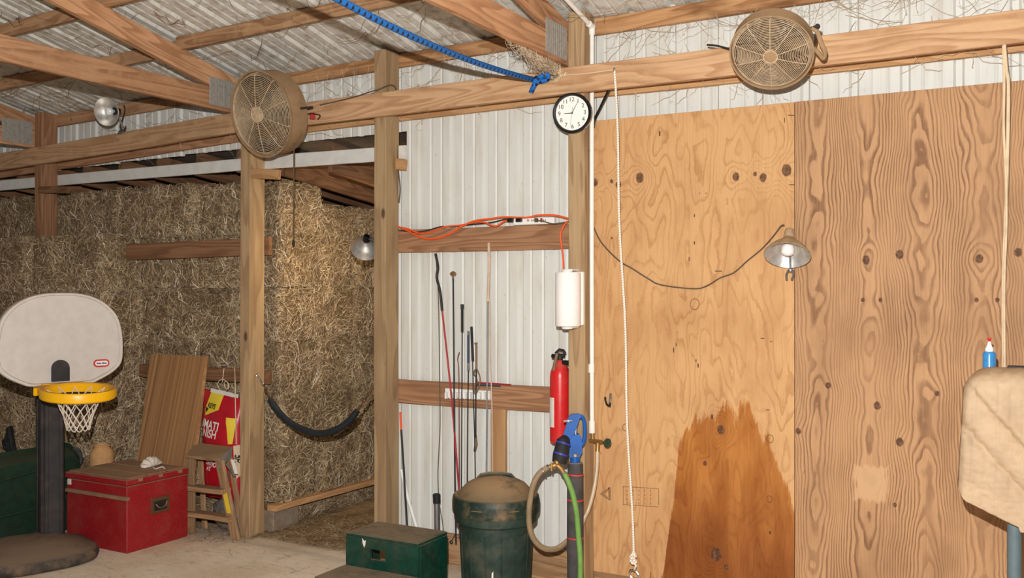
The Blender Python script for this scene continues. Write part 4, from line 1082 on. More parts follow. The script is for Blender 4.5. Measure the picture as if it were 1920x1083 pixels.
mb = MB(); mb.cyl(bot, c+Vector((0, 0, -.01)), 0.011, seg=12); mb.cyl(c+Vector((-.02, 0, 0)), pY(1128, 828, -0.11), 0.012, seg=12); mb.cyl(pY(1128, 828, -0.11), pY(1137, 829, -0.13), 0.006, seg=10); mb.cyl(pY(1121, 828, -0.10), pY(1120, 846, -0.11), 0.013, seg=12); vb = mb.build('tap_body', 'brass', T)
c2 = pY(1139, 830, -0.135); mb = MB(); axv = (pY(1139, 830, -0.135)-pY(1128, 828, -0.11)).normalized()
mb.torus(c2, 0.022, 0.0055, 20, 6, ax=axv)
for k in range(3):
    a = axv.orthogonal().normalized(); a = Matrix.Rotation(k*PI/3, 3, axv) @ a; mb.tube([c2-a*.022, c2+a*.022], 0.004, 5)
mb.build('tap_wheel', 'green_paint', vb)
mb = MB(); mb.tube(catmull([pY(1120, 846, -0.11), pY(1119, 880, -0.13), pY(1113, 920, -0.16), pY(1103, 955, -0.19), pY(1094, 975, -0.215), pY(1084, 1010, -0.21), Vector((-2.33, -0.21, 0.12))], 7), 0.0115, 10); tag(mb.build('drain_hose', 'hose_clear'), 'translucent tan hose hanging from the small tap', 'hose')

# ------------------------------------------------------------------ paper towels and extinguisher
c = pY(1065, 561, -0.245)
T = thing('paper_towel_roll', 'white paper towel roll on a wall holder', 'paper towel', (c.x, c.y, 1.57))
mb = MB(); mb.lathe([(0.020, 1.572), (0.070, 1.570), (0.0735, 1.575), (0.0745, 1.72), (0.0735, 1.875), (0.070, 1.880), (0.020, 1.878)], 40, Matrix.Translation((c.x, c.y, 0)), close=True); mb.build('roll', 'paper', T)
for z in (1.888, 1.562):
    mb = MB(); mb.lathe([(0, z-.008), (.03, z-.008), (.034, z), (.03, z+.008), (0, z+.01)], 24, Matrix.Translation((c.x-.005, c.y, 0))); mb.build('end_cap', 'white_plastic', T)
mb = MB(); mb.box((c.x-.055, -0.172, 1.575), (c.x+.062, -0.150, 1.885), 0.003)
for z in (1.895, 1.562): mb.box((c.x-.02, c.y-.01, z-.005), (c.x+.03, -0.15, z+.005), 0.002)
mb.build('bracket', 'white_plastic', T)

ex = pY(1050, 760, -0.1)
T = thing('fire_extinguisher', 'red fire extinguisher strapped to the post below the paper towels', 'extinguisher', (ex.x, ex.y, 0.865)); TM = Matrix.Translation((ex.x, ex.y, 0))
mb = MB(); mb.lathe([(0, .868), (.05, .865), (.0605, .875), (.0615, .9), (.0615, 1.26), (.058, 1.29), (.045, 1.325), (.025, 1.345), (.018, 1.36), (0, 1.36)], 36, TM); cyl_ = mb.build('cylinder', 'red_paint', T)
mb = MB(); mb.lathe([(.0622, .965), (.0622, 1.14)], 14, TM, a0=math.radians(195), a1=math.radians(262)); mb.build('instruction_label', 'label_white', cyl_)
mb = MB(); mb.cyl((ex.x, ex.y, 1.355), (ex.x, ex.y, 1.385), .016, seg=12); mb.box((ex.x-.03, ex.y-.012, 1.378), (ex.x+.03, ex.y+.012, 1.40), .004); mb.cyl((ex.x-.025, ex.y, 1.385), (ex.x-.042, ex.y-.01, 1.385), .008, seg=8); vl = mb.build('valve', 'iron', T)
mb = MB(); mb.tube([(ex.x-.02, ex.y-.02, 1.402), (ex.x+.005, ex.y-.02, 1.425), (ex.x+.03, ex.y-.015, 1.42), (ex.x+.04, ex.y-.01, 1.40)], .008, 8); mb.build('top_lever', 'iron', vl)
mb = MB(); mb.tube([(ex.x-.005, ex.y-.028, 1.40), (ex.x-.012, ex.y-.05, 1.34), (ex.x-.014, ex.y-.056, 1.30)], [.009, .010, .009], 8); mb.build('carry_lever', 'whip_brown', vl)
mb = MB(); mb.lathe([(.0005, 0), (.014, .002), (.014, .012), (.0005, .014)], 14, Matrix.Translation((ex.x-.03, ex.y-.02, 1.385)) @ Matrix.Rotation(PI/2, 4, 'X')); mb.build('pressure_gauge', 'black_plastic', vl)
mb = MB(); mb.box((ex.x+.02, ex.y-.02, 1.335), (XB+.002, ex.y+.02, 1.36), .003); mb.box((XB-.006, ex.y-.015, 1.0), (XB+.001, ex.y+.015, 1.36), .002); mb.build('wall_hook', 'black_plastic', T)

# ------------------------------------------------------------------ yard hydrant
HX, HY = -2.305, -0.30
T = thing('yard_hydrant', 'blue-handled yard hydrant on a black foam-wrapped standpipe', 'hydrant', (HX, HY, 0)); HM = Matrix.Translation((HX, HY, 0))
mb = MB(); mb.lathe([(0.0, 0), (.045, 0), (.046, .2), (.0475, .36), (.045, .37), (.0475, .38), (.047, .58), (.0445, .59), (.047, .60), (.046, .72), (.0435, .73), (.044, .74), (.043, .795), (.038, .80), (0, .80)], 28, HM); fm = mb.build('foam_sleeve', 'foam', T)
for z in (.372, .588, .732): 
    mb = MB(); mb.lathe([(.0465, z-.004), (.048, z-.003), (.048, z+.003), (.0465, z+.004)], 28, HM @ Matrix.Translation((0, 0, z)) @ Matrix.Rotation(.05, 4, 'Y') @ Matrix.Translation((0, 0, -z))); mb.build('red_band', 'red_tape', fm)
mb = MB(); mb.cyl((HX, HY, .79), (HX, HY, .86), .024, seg=16); mb.lathe([(.024, .83), (.031, .835), (.031, .85), (.024, .855)], 16, HM); mb.build('steel_pipe', 'steel', T)
def hp(x, y, f=0.0): 
    """point on the camera-facing vertical plane through the hydrant axis"""
    dep = Vector((HX, HY+DIST, 0)).dot(CAMF); lat0 = Vector((HX, HY+DIST, 0)).dot(CAMR)
    lat = (x-960)/FPX*dep; z = EYE-(y-543)/FPX*dep
    return Vector((HX, HY, 0))+CAMR*(lat-lat0)+CAMF*f+Vector((0, 0, z))
def plate(mb, pix, th, f=0.0):
    P = [hp(x, y, f-th/2) for x, y in pix]; n = len(P)
    mb.add(P+[p+CAMF*th for p in P], [list(range(n)), list(range(n, 2*n))[::-1]]+[[k, n+k, n+(k+1) % n, (k+1) % n] for k in range(n)])
mb = MB(); plate(mb, [(1050, 838), (1056, 815), (1066, 781), (1071, 776), (1086, 775), (1090, 779), (1086, 784), (1082, 798), (1076, 814), (1070, 840), (1058, 846)], .032); mb.build('lever', 'blue_paint', T, angle=40)
mb = MB(); mb.tube(catmull([hp(1082, 778), hp(1092, 782), hp(1096, 794), hp(1096, 818), hp(1092, 832), hp(1084, 836)], 6), .0115, 10); mb.build('lever_grip', 'blue_paint', T)
mb = MB(); plate(mb, [(1062, 838), (1072, 816), (1085, 812), (1090, 820), (1091, 846), (1086, 856), (1068, 856)], .05); mb.tube([hp(1078, 850), hp(1078, 872)], .028, 14); mb.build('head_casting', 'blue_paint', T, angle=40)
mb = MB(); mb.tube([hp(1079, 825), hp(1080, 800)], .007, 8); mb.cyl(hp(1065, 787, -.04), hp(1065, 787, .03), .006, seg=8); mb.cyl(hp(1056, 788, -.03), hp(1072, 787, -.03), .006, seg=8); mb.build('pivot_link', 'steel', T)
mb = MB(); mb.tube([hp(1060, 822, -.01), hp(1056, 826, -.03), hp(1052, 842, -.05), hp(1050, 852, -.055), hp(1047, 864, -.06)], [.028, .040, .044, .046, .040], 18); sp_ = mb.build('wrapped_spout', 'black_rubber', T)
mb = MB()
for a, b_ in (((1056, 829, -.033), (1055, 832, -.036)), ((1051, 847, -.053), (1050, 850, -.055))): mb.tube([hp(*a), hp(*b_)], .0455, 18)
mb.build('blue_band', 'blue_tape', sp_)
mb = MB(); mb.tube([hp(1047, 858, -.07), hp(1043, 866, -.08), hp(1034, 868, -.085), hp(1024, 872, -.085)], [.018, .016, .014, .013], 12); mb.tube([hp(1043, 866, -.08), hp(1050, 872, -.085), hp(1056, 882, -.085)], [.016, .014, .014], 12); mb.sphere(hp(1043, 862, -.08), .021, 12, 8); mb.cyl(hp(1033, 861, -.1), hp(1033, 876, -.1), .006, seg=8); yb = mb.build('brass_splitter', 'brass', T)
mb = MB(); mb.torus(hp(1027, 871, -.085), .016, .005, 16, 6, ax=hp(1034, 868)-hp(1024, 872)); mb.torus(hp(1018, 877, -.085), .017, .004, 16, 6, ax=hp(1034, 868)-hp(1020, 878)); mb.torus(hp(1055, 880, -.085), .016, .004, 16, 6, ax=(0, 0, 1)); mb.build('hose_clamp', 'steel', yb)
mb = MB(); mb.tube(catmull([hp(1026, 871, -.085), hp(1012, 880, -.085), hp(1000, 900, -.09), hp(993, 932, -.09), hp(991, 965, -.08), hp(996, 995, -.07), hp(1008, 1015, -.05), hp(1024, 1026, -.03), hp(1044, 1029, 0.01), hp(1060, 1023, .05), hp(1076, 1015, .09), hp(1084, 1030, .1), hp(1080, 1090, .08), hp(1070, 1118, .02)], 7), .0165, 12); tag(mb.build('garden_hose', 'hose_brown'), 'brown garden hose looping out from the hydrant toward the bin', 'hose')
mb = MB(); mb.tube(catmull([hp(1056, 880, -.085), hp(1064, 897, -.09), hp(1072, 920, -.09), hp(1079, 955, -.085), hp(1083, 1000, -.08), hp(1086, 1040, -.08), hp(1086, 1090, -.08), hp(1085, 1114, -.08), hp(1092, 1121, -.14), hp(1130, 1121, -.3)], 7), .0155, 12); tag(mb.build('garden_hose', 'hose_green'), 'green garden hose running down the front of the hydrant', 'hose')

# ------------------------------------------------------------------ lidded bin
BX, BY = -2.745, -0.44
T = thing('lidded_bin', 'dark green round trash bin with dusty domed lid', 'trash can', (BX, BY, 0)); BM = Matrix.Translation((BX, BY, 0))
mb = MB(); mb.lathe([(0, 0.002), (.185, 0.0), (.19, .01), (.212, .44), (.228, .447), (.236, .455), (.240, .505), (.236, .515), (.22, .515)], 48, BM); bd = mb.build('body', 'green_plastic', T)
mb = MB()
for k in range(14):
    a = 2*PI*k/14; mb.tube([(BX+.193*math.cos(a), BY+.193*math.sin(a), .03), (BX+.2105*math.cos(a), BY+.2105*math.sin(a), .40)], .004, 5)
mb.build('body_rib', 'green_plastic', bd)
mb = MB(); mb.lathe([(.248, .50), (.252, .512), (.2535, .565), (.249, .595), (.238, .607), (.225, .604), (.215, .615), (.17, .662), (.11, .692), (.06, .704), (0, .708)], 56, BM); ld_ = mb.build('lid', 'green_lid', T)
mb = MB(); ca = math.atan2(-CAMF.y, -CAMF.x)
for sgn in (-1, 1):
    a_ = ca+PI/2
    mb.tube([(BX+math.cos(a_)*x, BY+math.sin(a_)*x, z) for x, z in ((sgn*.10, .690), (sgn*.085, .708), (sgn*.04, .716), (0, .717))], .013, 8)
mb.build('lid_handle', 'green_lid', ld_)
for da in (-.42, .42): 
    mb = MB(); a_ = ca+da; mb.box((-.035, -.004, -.008), (.035, .004, .008), .003, Matrix.Translation((BX+.2535*math.cos(a_), BY+.2535*math.sin(a_), .545)) @ Matrix.Rotation(a_+PI/2, 4, 'Z')); mb.build('lid_latch', 'green_lid', ld_)
mb = MB(); 
for j in range(5): mb.tube([(BX+.2395*math.cos(ca+d), BY+.2395*math.sin(ca+d), .465+.009*j) for d in [(-.16+.04*i)*(1-abs(j-2)*.12)-.02 for i in range(9)]], .0025, 5)
mb.build('grip_ridge', 'green_plastic', bd)
mb = MB(); th = [-.02, .03, .07, .055]; zz = [.20, .19, .05, .02]
rr = lambda z: .19+(.212-.19)*(z-.01)/.43+.0015
pp = [(-.10, .20), (-.055, .21), (-.06, .06), (-.13, .05)]
P = [Vector((BX+rr(z)*math.cos(ca+d), BY+rr(z)*math.sin(ca+d), z)) for d, z in pp]; n_ = Vector((math.cos(ca), math.sin(ca), 0))*.0015
mb.add(P+[p+n_ for p in P], [[0, 1, 2, 3], [7, 6, 5, 4], [0, 4, 5, 1], [1, 5, 6, 2], [2, 6, 7, 3], [3, 7, 4, 0]]); mb.build('torn_sticker', 'label_white', bd)

# ------------------------------------------------------------------ green step stool
T = thing('step_stool', 'dark green wooden two-step stool with a hand hole', 'stool', (-3.25, -0.85, 0))
mb = MB(); x0, x1, y0, y1, zt = -3.505, -3.0, -0.86, -0.56, 0.378
hx0, hx1, hz0, hz1 = -3.33, -3.222, 0.245, 0.305
for lo_, hi_ in (((x0, y0, 0), (hx0, y0+.02, zt-.02)), ((hx1, y0, 0), (x1, y0+.02, zt-.02)), ((hx0, y0, 0), (hx1, y0+.02, hz0)), ((hx0, y0, hz1), (hx1, y0+.02, zt-.02))): mb.box(lo_, hi_)
mb.build('riser_panel', 'green_paint', T, smooth=False)
for xa_, xb_ in ((x0, x0+.02), (x1-.02, x1)):
    mb = MB(); mb.box((xa_, y0+.0205, 0), (xb_, y1, zt-.02), .002); mb.build('side_panel', 'green_paint', T)
mb = MB(); mb.box((x0+.021, y1-.02, 0.05), (x1-.021, y1, 0.15), .002); mb.build('rear_rail', 'green_paint', T)
mb = MB(); mb.box((x0, y0, zt-.0195), (x1, y1, zt), .004)
tr = mb.build('tread', 'green_paint', T); mb = MB()
for j in range(9): yy = y0+.02+j*.032; mb.box((x0+.012, yy, zt), (x1-.012, yy+.018, zt+.002))
M['tread_grit'] = mat_plain('worn_tread', srgb(98, 92, 72), 0.9, var=0.25, nscale=40, dust=srgb(136, 114, 88), dustamt=0.6)
mb.build('grip_strip', 'tread_grit', tr)
mb = MB(); mb.box((x0-.005, y0-.27, .172), (x1+.005, y0-.001, .192), .004); tr = mb.build('tread', 'green_paint', T); mb = MB()
for j in range(8): yy = y0-.262+j*.032; mb.box((x0+.008, yy, .192), (x1-.008, yy+.02, .194))
mb.build('grip_strip', 'tread_grit', tr)
for xa_, xb_ in ((x0, x0+.02), (x1-.02, x1)):
    mb = MB(); mb.box((xa_, y0-.262, 0), (xb_, y0-.001, .1715), .002); mb.build('side_panel', 'green_paint', T)
mb = MB(); mb.box((x0+.021, y0-.262, 0), (x1-.021, y0-.242, .1715), .002); mb.build('riser_panel', 'green_paint', T)
mb = MB(); mb.add([(-3.387, y0-.0006, .36), (-3.372, y0-.0006, .345), (-3.36, y0-.0006, .35), (-3.364, y0-.0006, .325), (-3.372, y0-.0006, .305), (-3.384, y0-.0006, .33)], [[0, 1, 2, 3, 4, 5]]); mb.build('chipped_paint', 'label_white', T)

# ------------------------------------------------------------------ whips on rack
def yv(x, y, Y=-0.045): return pY(x, y, Y)
T = thing('whip_rack', 'white plastic clip rack holding riding whips', 'rack', yv(878, 747, -0.02))
mb = MB(); mb.box(yv(834, 745, -0.016), yv(921, 732, -0.0), .003); mb.build('back_strip', 'white_plastic', T)
for k in range(10):
    x = 836+k*9.0; a = yv(x, 741.5+k*.1, -0.04); mb = MB(); mb.box((a.x-.006, -.048, a.z-.02), (a.x+.006, -.014, a.z+.022), .002); mb.build('clip', 'white_plastic', T)
def whip(label, segs, cat='whip', extra=None, Y=-0.055, base=None):
    T = thing('riding_whip', label, cat, yv(segs[-1][0][-1][0], segs[-1][0][-1][1], Y))
    for pix, r, mt, nm in segs:
        P = [yv(p[0], p[1], p[2] if len(p) > 2 else Y) for p in pix]
        mb = MB(); mb.tube(catmull(P, 5) if len(P) > 2 else P, r, 8); mb.build(nm, mt, T)
    if extra: extra(T)
    return T
whip('long lunge whip with red shaft and black handle leaning out', [([(816.5, 475), (821, 500), (819, 520), (825, 545), (829, 582)], .009, 'whip_black', 'handle'), ([(829, 582), (846, 740), (859, 898), (868, 1010, -.03)], .006, 'whip_red', 'shaft'), ([(817, 476), (822, 560), (824, 700), (825, 790), (823, 840), (821, 890), (823, 937), (829, 975), (832, 1000)], .0028, 'dust_cord', 'lash')])
def cap1(T):
    mb = MB(); mb.lathe([(0, -.004), (.012, 0), (.022, .010), (.018, .018), (.006, .026), (0, .027)], 16, Matrix.Translation(yv(849.5, 516))); mb.build('knob', 'brass', T)
    mb = MB(); mb.cyl(yv(849.5, 516), yv(849.7, 526), .007, seg=10); mb.build('collar', 'chrome', T)
whip('tall black whip topped with a brass mushroom knob', [([(849.5, 522), (851, 680), (853, 895), (855, 1020, -.03)], .0052, 'whip_black', 'shaft')], extra=cap1)
whip('thin maroon switch with a bent tip', [([(861.5, 660), (858, 672), (860, 690), (860.5, 740), (861, 900), (861, 1010, -.03)], .003, 'whip_maroon', 'shaft')])
whip('black whip with a thick flared grip', [([(866.5, 570), (866.5, 578)], .011, 'whip_black', 'grip_cap'), ([(866.5, 577), (866.5, 622)], .0085, 'black_rubber', 'grip'), ([(866.5, 622), (866, 740), (865, 900), (864, 1015, -.03)], .0038, 'whip_black', 'shaft')])
whip('navy handled whip with silver collars', [([(878, 620), (878, 628)], .008, 'chrome', 'cap'), ([(878, 628), (878, 682)], .0078, 'whip_navy', 'grip'), ([(878, 680), (878, 694)], .0082, 'chrome', 'collar'), ([(878, 694), (877, 780), (876, 900), (875, 1012, -.03)], .004, 'whip_black', 'shaft')])
whip('black crop with a ribbed grip beside the navy one', [([(884, 612), (886.5, 676)], .0085, 'black_rubber', 'grip'), ([(886, 676), (888, 760), (890, 830), (891, 900), (892, 1010, -.03)], .0036, 'whip_black', 'shaft')])
def loop7(T):
    mb = MB(); mb.tube(catmull([yv(893, 690), yv(897, 697), yv(900, 708), yv(899, 722), yv(894, 735), yv(890, 738), yv(890, 728), yv(895, 715), yv(891, 704), yv(888, 700), yv(891, 692)], 6), .0042, 7); mb.build('wrist_loop', 'whip_brown', T)
    mb = MB(); mb.tube([yv(892, 815), yv(892.5, 832), yv(890, 845)], [.006, .011, .008], 8); mb.build('leather_flap', 'whip_brown', T)
whip('brown leather riding crop with flared end and wrist loop', [([(892, 642), (893, 648), (893, 654)], [.014, .011, .008, .0075, .007, .007, .007, .007, .007, .007, .007], 'whip_brown', 'cap'), ([(893, 652), (893, 692)], .007, 'whip_brown', 'grip'), ([(893, 692), (892, 760), (892, 820)], .0045, 'whip_black', 'shaft')], extra=loop7)
whip('thin grey rod standing among the whips', [([(914, 565, -.065), (913.5, 700, -.06), (912, 880, -.05), (911, 1012, -.03)], .0055, 'whip_grey', 'shaft')], 'rod')
whip('tall beige whip reaching over the upper wall board', [([(916.5, 455, -.045), (917, 500, -.05), (915, 565, -.06)], [.008, .0085, .009, .009, .009, .009, .009, .0095, .0095, .0095, .0095], 'whip_beige', 'handle'), ([(918, 560, -.055), (919.5, 680, -.055), (922, 745, -.06), (923, 830, -.06), (924, 1014, -.03)], .004, 'whip_beige', 'shaft')])
mb = MB(); mb.tube([pY(893, 716.5, -0.004), pY(958, 721, -0.004)], .005, 8); T = thing('short_stick', 'short red and blue stick lying on the lower wall board', 'stick', pY(925, 720, 0)); mb.build('red_stick', 'whip_red', T)
mb = MB(); mb.tube([pY(895, 721, -0.02), pY(938, 723.5, -0.02)], .005, 8); mb.build('blue_stick', 'whip_navy', T)
T = thing('driving_whip', 'black rod with an orange end leaning by the doorway post', 'rod', pY(763, 1000, -.08))
mb = MB(); mb.tube([pY(750.5, 772, -.012), pY(752.2, 805, -.02)], .007, 8); mb.build('orange_grip', 'orange_tip', T)
mb = MB(); mb.tube([pY(752.2, 805, -.02), pY(757, 880, -.05), pY(763, 985, -.1), pY(765, 1018, -.12)], .007, 8); mb.build('shaft', 'whip_black', T)
mb = MB(); mb.tube([pY(752, 880, -.005), pY(765, 935, -.04), pY(783, 995, -.09), pY(790, 1022, -.11)], .011, 10); tag(mb.build('white_pole', 'white_plastic'), 'slim white pole leaning on the white wall behind the stool', 'pole')
T = thing('metal_tube', 'grey metal tube with a black rubber cap behind the stool', 'tube', (pY(819, 940, -.10).x, -.10, 0)); a = pY(819, 940, -.10)
mb = MB(); mb.tube([Vector((a.x+.005, -.10, 0)), a], .019, 14); mb.build('shaft', 'steel', T)
b_ = pY(818.5, 925, -.10); mb = MB(); mb.tube([a-Vector((0, 0, .01)), b_-Vector((0, 0, .005)), b_], [.024, .025, .020], 14); mb.build('rubber_cap', 'black_rubber', T)
T = thing('lead_clip', 'small dark snap clip on a thin cord hanging beside the bin', 'clip', pY(846, 1016, -.02))
mb = MB(); mb.tube(catmull([pY(855, 960, -.02), pY(855, 995, -.02), pY(851, 1006, -.02), pY(847, 1013, -.02)], 5), .0025, 6); mb.build('cord', 'black_cord', T)
mb = MB(); mb.torus(pY(846, 1016, -.02), .009, .004, 14, 6, ax=(0, 1, 0)); mb.build('clip_ring', 'iron', T)

# ------------------------------------------------------------------ extension cords and power strip
GZ = 2.19
T = thing('power_strip', 'white power strip on top of the upper wall board', 'power strip', pY(1010, 420, 0.0))
mb = MB(); mb.box(pY(962, 421, -0.03)+Vector((0, 0, -0.003)), pY(1043, 407, 0.0), .004); mb.build('body', 'white_plastic', T, smooth=False)
for x in (990, 998, 1021): 
    for dx in (-1.4, 1.4):
        a = pY(x+dx, 413, -0.031); mb = MB(); mb.box((a.x-.002, a.y-.0005, a.z-.006), (a.x+.002, a.y+.002, a.z+.006)); mb.build('socket_slot', 'ink', T)
for x0_, x1_, mt in ((950, 964, 'black_plastic'), (966, 980, 'black_plastic'), (1001, 1010, 'dust_cord'), (1012, 1018, 'red_box')):
    mb = MB(); mb.box(pY(x0_, 416, -0.06), pY(x1_, 409, -0.031), .004); mb.build('plug', mt, T)
def cordy(label, pix, r, mt):
    mb = MB(); mb.tube(catmull([pY(*p) for p in pix], 6), r, 8); return tag(mb.build('extension_cord', mt), label, 'cord')
cordy('orange extension cord sagging lowest across the upper wall board', [(744, 424, -.01), (760, 430, -.02), (778, 440, -.03), (798, 447, -.035), (822, 446, -.035), (845, 437, -.03), (862, 426, -.02), (890, 414, -.015), (920, 410, -.015), (945, 407, -.02), (985, 408, -.035), (1010, 403.5, -.035), (1040, 403.5, -.035), (1064, 409, -.03), (1080, 412, .02)], .0062, 'orange_cord')
cordy('orange extension cord plugged into the strip by a short loop', [(744, 425, -.01), (765, 429, -.015), (785, 437, -.02), (805, 436, -.02), (835, 425, -.015), (865, 422, -.015), (890, 416, -.02), (910, 417, -.025), (920, 422, -.03), (932, 423, -.035), (945, 415, -.045), (956, 412.5, -.05)], .0055, 'orange_cord')
cordy('orange cord dropping from the wall board to the paper towels', [(1064, 414, -.035), (1056, 425, -.04), (1051, 440, -.042), (1053, 462, -.04), (1056, 485, -.04), (1057, 520, -.05)], .0058, 'orange_cord')
cordy('black cord lying along the upper wall board', [(744, 430, -.006), (775, 435, -.012), (800, 432, -.015), (825, 425, -.012), (850, 424.5, -.012), (880, 421, -.012), (920, 417, -.012), (945, 411, -.02), (952, 411, -.03)], .0038, 'black_cord')
cordy('thin dark cord between the strip and the clock post', [(1008, 413, -.06), (1020, 415, -.06), (1035, 419, -.05), (1050, 418, -.04), (1066, 415, -.03)], .0035, 'dust_cord')

# ------------------------------------------------------------------ hook on plywood
T = thing('coat_hook', 'small black hook screwed to the orange plywood', 'hook', pY(1141, 765, -.02))
mb = MB(); mb.tube(catmull([pY(1145, 737, -.016), pY(1144, 752, -.02), pY(1143, 760, -.03), pY(1138, 758, -.05), pY(1135, 749, -.055), pY(1135, 744, -.05)], 5), .006, 8); mb.build('prong', 'black_plastic', T)
mb = MB(); mb.tube([pY(1144, 755, -.013), pY(1143, 763, -.013)], .008, 8); mb.build('foot', 'black_plastic', T)

# ------------------------------------------------------------------ stall guard
T = thing('stall_guard', 'black padded stall chain slung across the hay doorway', 'chain', pY(610, 813, -0.07))
gp = [(506, 748), (525, 775), (550, 796), (580, 809), (605, 812), (630, 805), (652, 791), (670, 770)]
mb = MB(); P = catmull([pY(x, y, -0.07) for x, y in gp], 6); mb.tube(P, [.02]*2+[.0235]*(len(P)-4)+[.02]*2, 12); mb.build('padded_tube', 'stall_pad', T)
def chain(mb, A, B, n, r=.010, w=.003, sag=0.0):
    for k in range(n):
        t = (k+.5)/n; c = Vector(A).lerp(Vector(B), t); c.z -= sag*4*t*(1-t); d = (Vector(B)-Vector(A)).normalized(); s_ = d.orthogonal().normalized()
        if k % 2: s_ = d.cross(s_).normalized()
        ax = s_; b = ax.cross(d).normalized(); L_ = (Vector(B)-Vector(A)).length/n*.72
        mb.tube([c+d*math.cos(q)*L_+b*math.sin(q)*r*.75 for q in [2*PI*i/14 for i in range(14)]], w, 5, closed=True)
mb = MB(); chain(mb, pY(494, 722, -0.06), pY(507, 749, -0.07), 4, .010, .003); mb.build('chain_link', 'rust', T)
mb = MB(); chain(mb, pY(668, 772, -0.07), pY(699, 728, -0.08), 7, .012, .0036); mb.build('chain_link', 'rust', T)
mb = MB(); mb.torus(pY(483, 703, -0.09), .013, .003, 16, 6, ax=(0, 1, 0.3)); mb.tube([pY(484, 705, -0.09), pY(489, 714, -0.08), pY(493, 722, -0.065)], [.004, .007, .005], 8); mb.torus(pY(492, 720, -.067), .012, .003, 14, 6, ax=(.3, 1, 0)); mb.build('snap_hook', 'chrome', T)

# ------------------------------------------------------------------ basketball hoop
BC = Vector((-5.669, -1.14, 0)); bf = Vector((.9455, -.3256, 0)).normalized(); bw = Vector((.3256, .9455, 0)).normalized()
RM = Matrix(((bw.x, -bf.x, 0, BC.x), (bw.y, -bf.y, 0, BC.y), (0, 0, 1, 0), (0, 0, 0, 1)))   # local x = across the board, -y = forward
T = thing('basketball_hoop', 'toy basketball hoop with white backboard and yellow rim', 'basketball hoop', (BC.x, BC.y, 0))
half = [(0, .616), (.10, .612), (.19, .592), (.27, .552), (.335, .492), (.375, .42), (.395, .33), (.40, .24), (.396, .16), (.375, .11), (.32, .062), (.24, .02), (.18, .002), (.0, 0)]
out_ = catmull([(a, 0, b) for a, b in half], 4); hp_ = [(p.x, p.z) for p in out_]
poly = hp_+[(-x, z) for x, z in hp_[::-1][1:-1]]
Zb = 1.146
def ring_board(mb, sc_, y, off=0): return [(x*sc_, y, Zb+.31+(z-.31)*sc_) for x, z in poly]
mb = MB(); n = len(poly); vs_ = []; fs_ = []
rings_ = [ring_board(mb, .93, -.004), ring_board(mb, .945, -.012), ring_board(mb, .985, -.012), ring_board(mb, 1.0, -.004), ring_board(mb, 1.0, .035), ring_board(mb, .97, .042)]
for r_ in rings_: vs_ += r_
for i in range(len(rings_)-1):
    for k in range(n): fs_.append([i*n+k, i*n+(k+1) % n, (i+1)*n+(k+1) % n, (i+1)*n+k])
fs_.append(list(range(n))); fs_.append([(len(rings_)-1)*n+k for k in range(n)][::-1])
mb.add(vs_, fs_, None, RM); bb = mb.build('backboard', 'board_white', T)
# black arch on the board
ap = [(-.055, 0)]+[(-.055*math.cos(PI*k/14), .085+.055*math.sin(PI*k/14)) for k in range(15)]+[(.055, 0)]
mb = MB(); mb.prism([(x-.01, Zb+.03+z) for x, z in ap], .024, RM @ Matrix.Translation((0, -.026, 0))); mb.build('board_clip', 'hoop_black', bb)
# logo badge
def pill(w, h, k=10): return [(w/2-h/2+h/2*math.cos(a), h/2*math.sin(a)) for a in [-PI/2+PI*i/k for i in range(k+1)]]+[(-w/2+h/2+h/2*math.cos(a), h/2*math.sin(a)) for a in [PI/2+PI*i/k for i in range(k+1)]]
LX, LZ = .255, Zb+.135
mb = MB(); mb.prism([(LX+x, LZ+z) for x, z in pill(.105, .052)], .004, RM @ Matrix.Translation((0, -.0085, 0))); lg = mb.build('logo_badge', 'ink_red', bb)
mb = MB(); mb.prism([(LX+x, LZ+z) for x, z in pill(.085, .032)], .003, RM @ Matrix.Translation((0, -.0105, 0))); mb.build('logo_field', 'ink_white', bb)
Tm = Matrix.Translation((-BC.x, -BC.y, 0)) @ RM
text_obj('little tikes', .0165, 'ink_blue', bb, Tm @ Matrix.Translation((LX, -.0118, LZ)) @ Matrix.Rotation(PI/2, 4, 'X'), 'logo_lettering', .0006, bold=.0006)
# post
mb = MB(); w_ = .071
pp_ = [(-w_, -w_*.75), (-w_*.75, -w_), (w_*.75, -w_), (w_, -w_*.75), (w_, w_*.75), (w_*.75, w_), (-w_*.75, w_), (-w_, w_*.75)]
PM_ = RM @ Matrix.Translation((-.02, .165, 0)); levels = [(.08, 1.12), (.12, 1.03), (.5, 1.0), (1.0, .97), (1.35, .95)]
vs_ = []; fs_ = []
for z, k_ in levels: vs_ += [(x*k_, y*k_, z) for x, y in pp_]
for i in range(len(levels)-1):
    for k in range(8): fs_.append([i*8+k, i*8+(k+1) % 8, (i+1)*8+(k+1) % 8, (i+1)*8+k])
fs_.append(list(range(8))[::-1]); fs_.append([(len(levels)-1)*8+k for k in range(8)])
mb.add(vs_, fs_, None, PM_)
ps = mb.build('post', 'hoop_black', T, angle=20)
mb = MB()
for xx in (-.045, .045): mb.box((xx-.012, -w_-.006, .14), (xx+.012, -w_+.012, 1.2), .003, PM_)
for yy in (-.045, .045): mb.box((-w_-.006, yy-.012, .14), (-w_+.012, yy+.012, 1.2), .003, PM_)
mb.build('post_ridge', 'hoop_black', ps)
mb = MB(); mb.box((-.06, .035, 1.15), (.06, .13, 1.45), .01, RM); mb.build('board_mount', 'hoop_black', T)
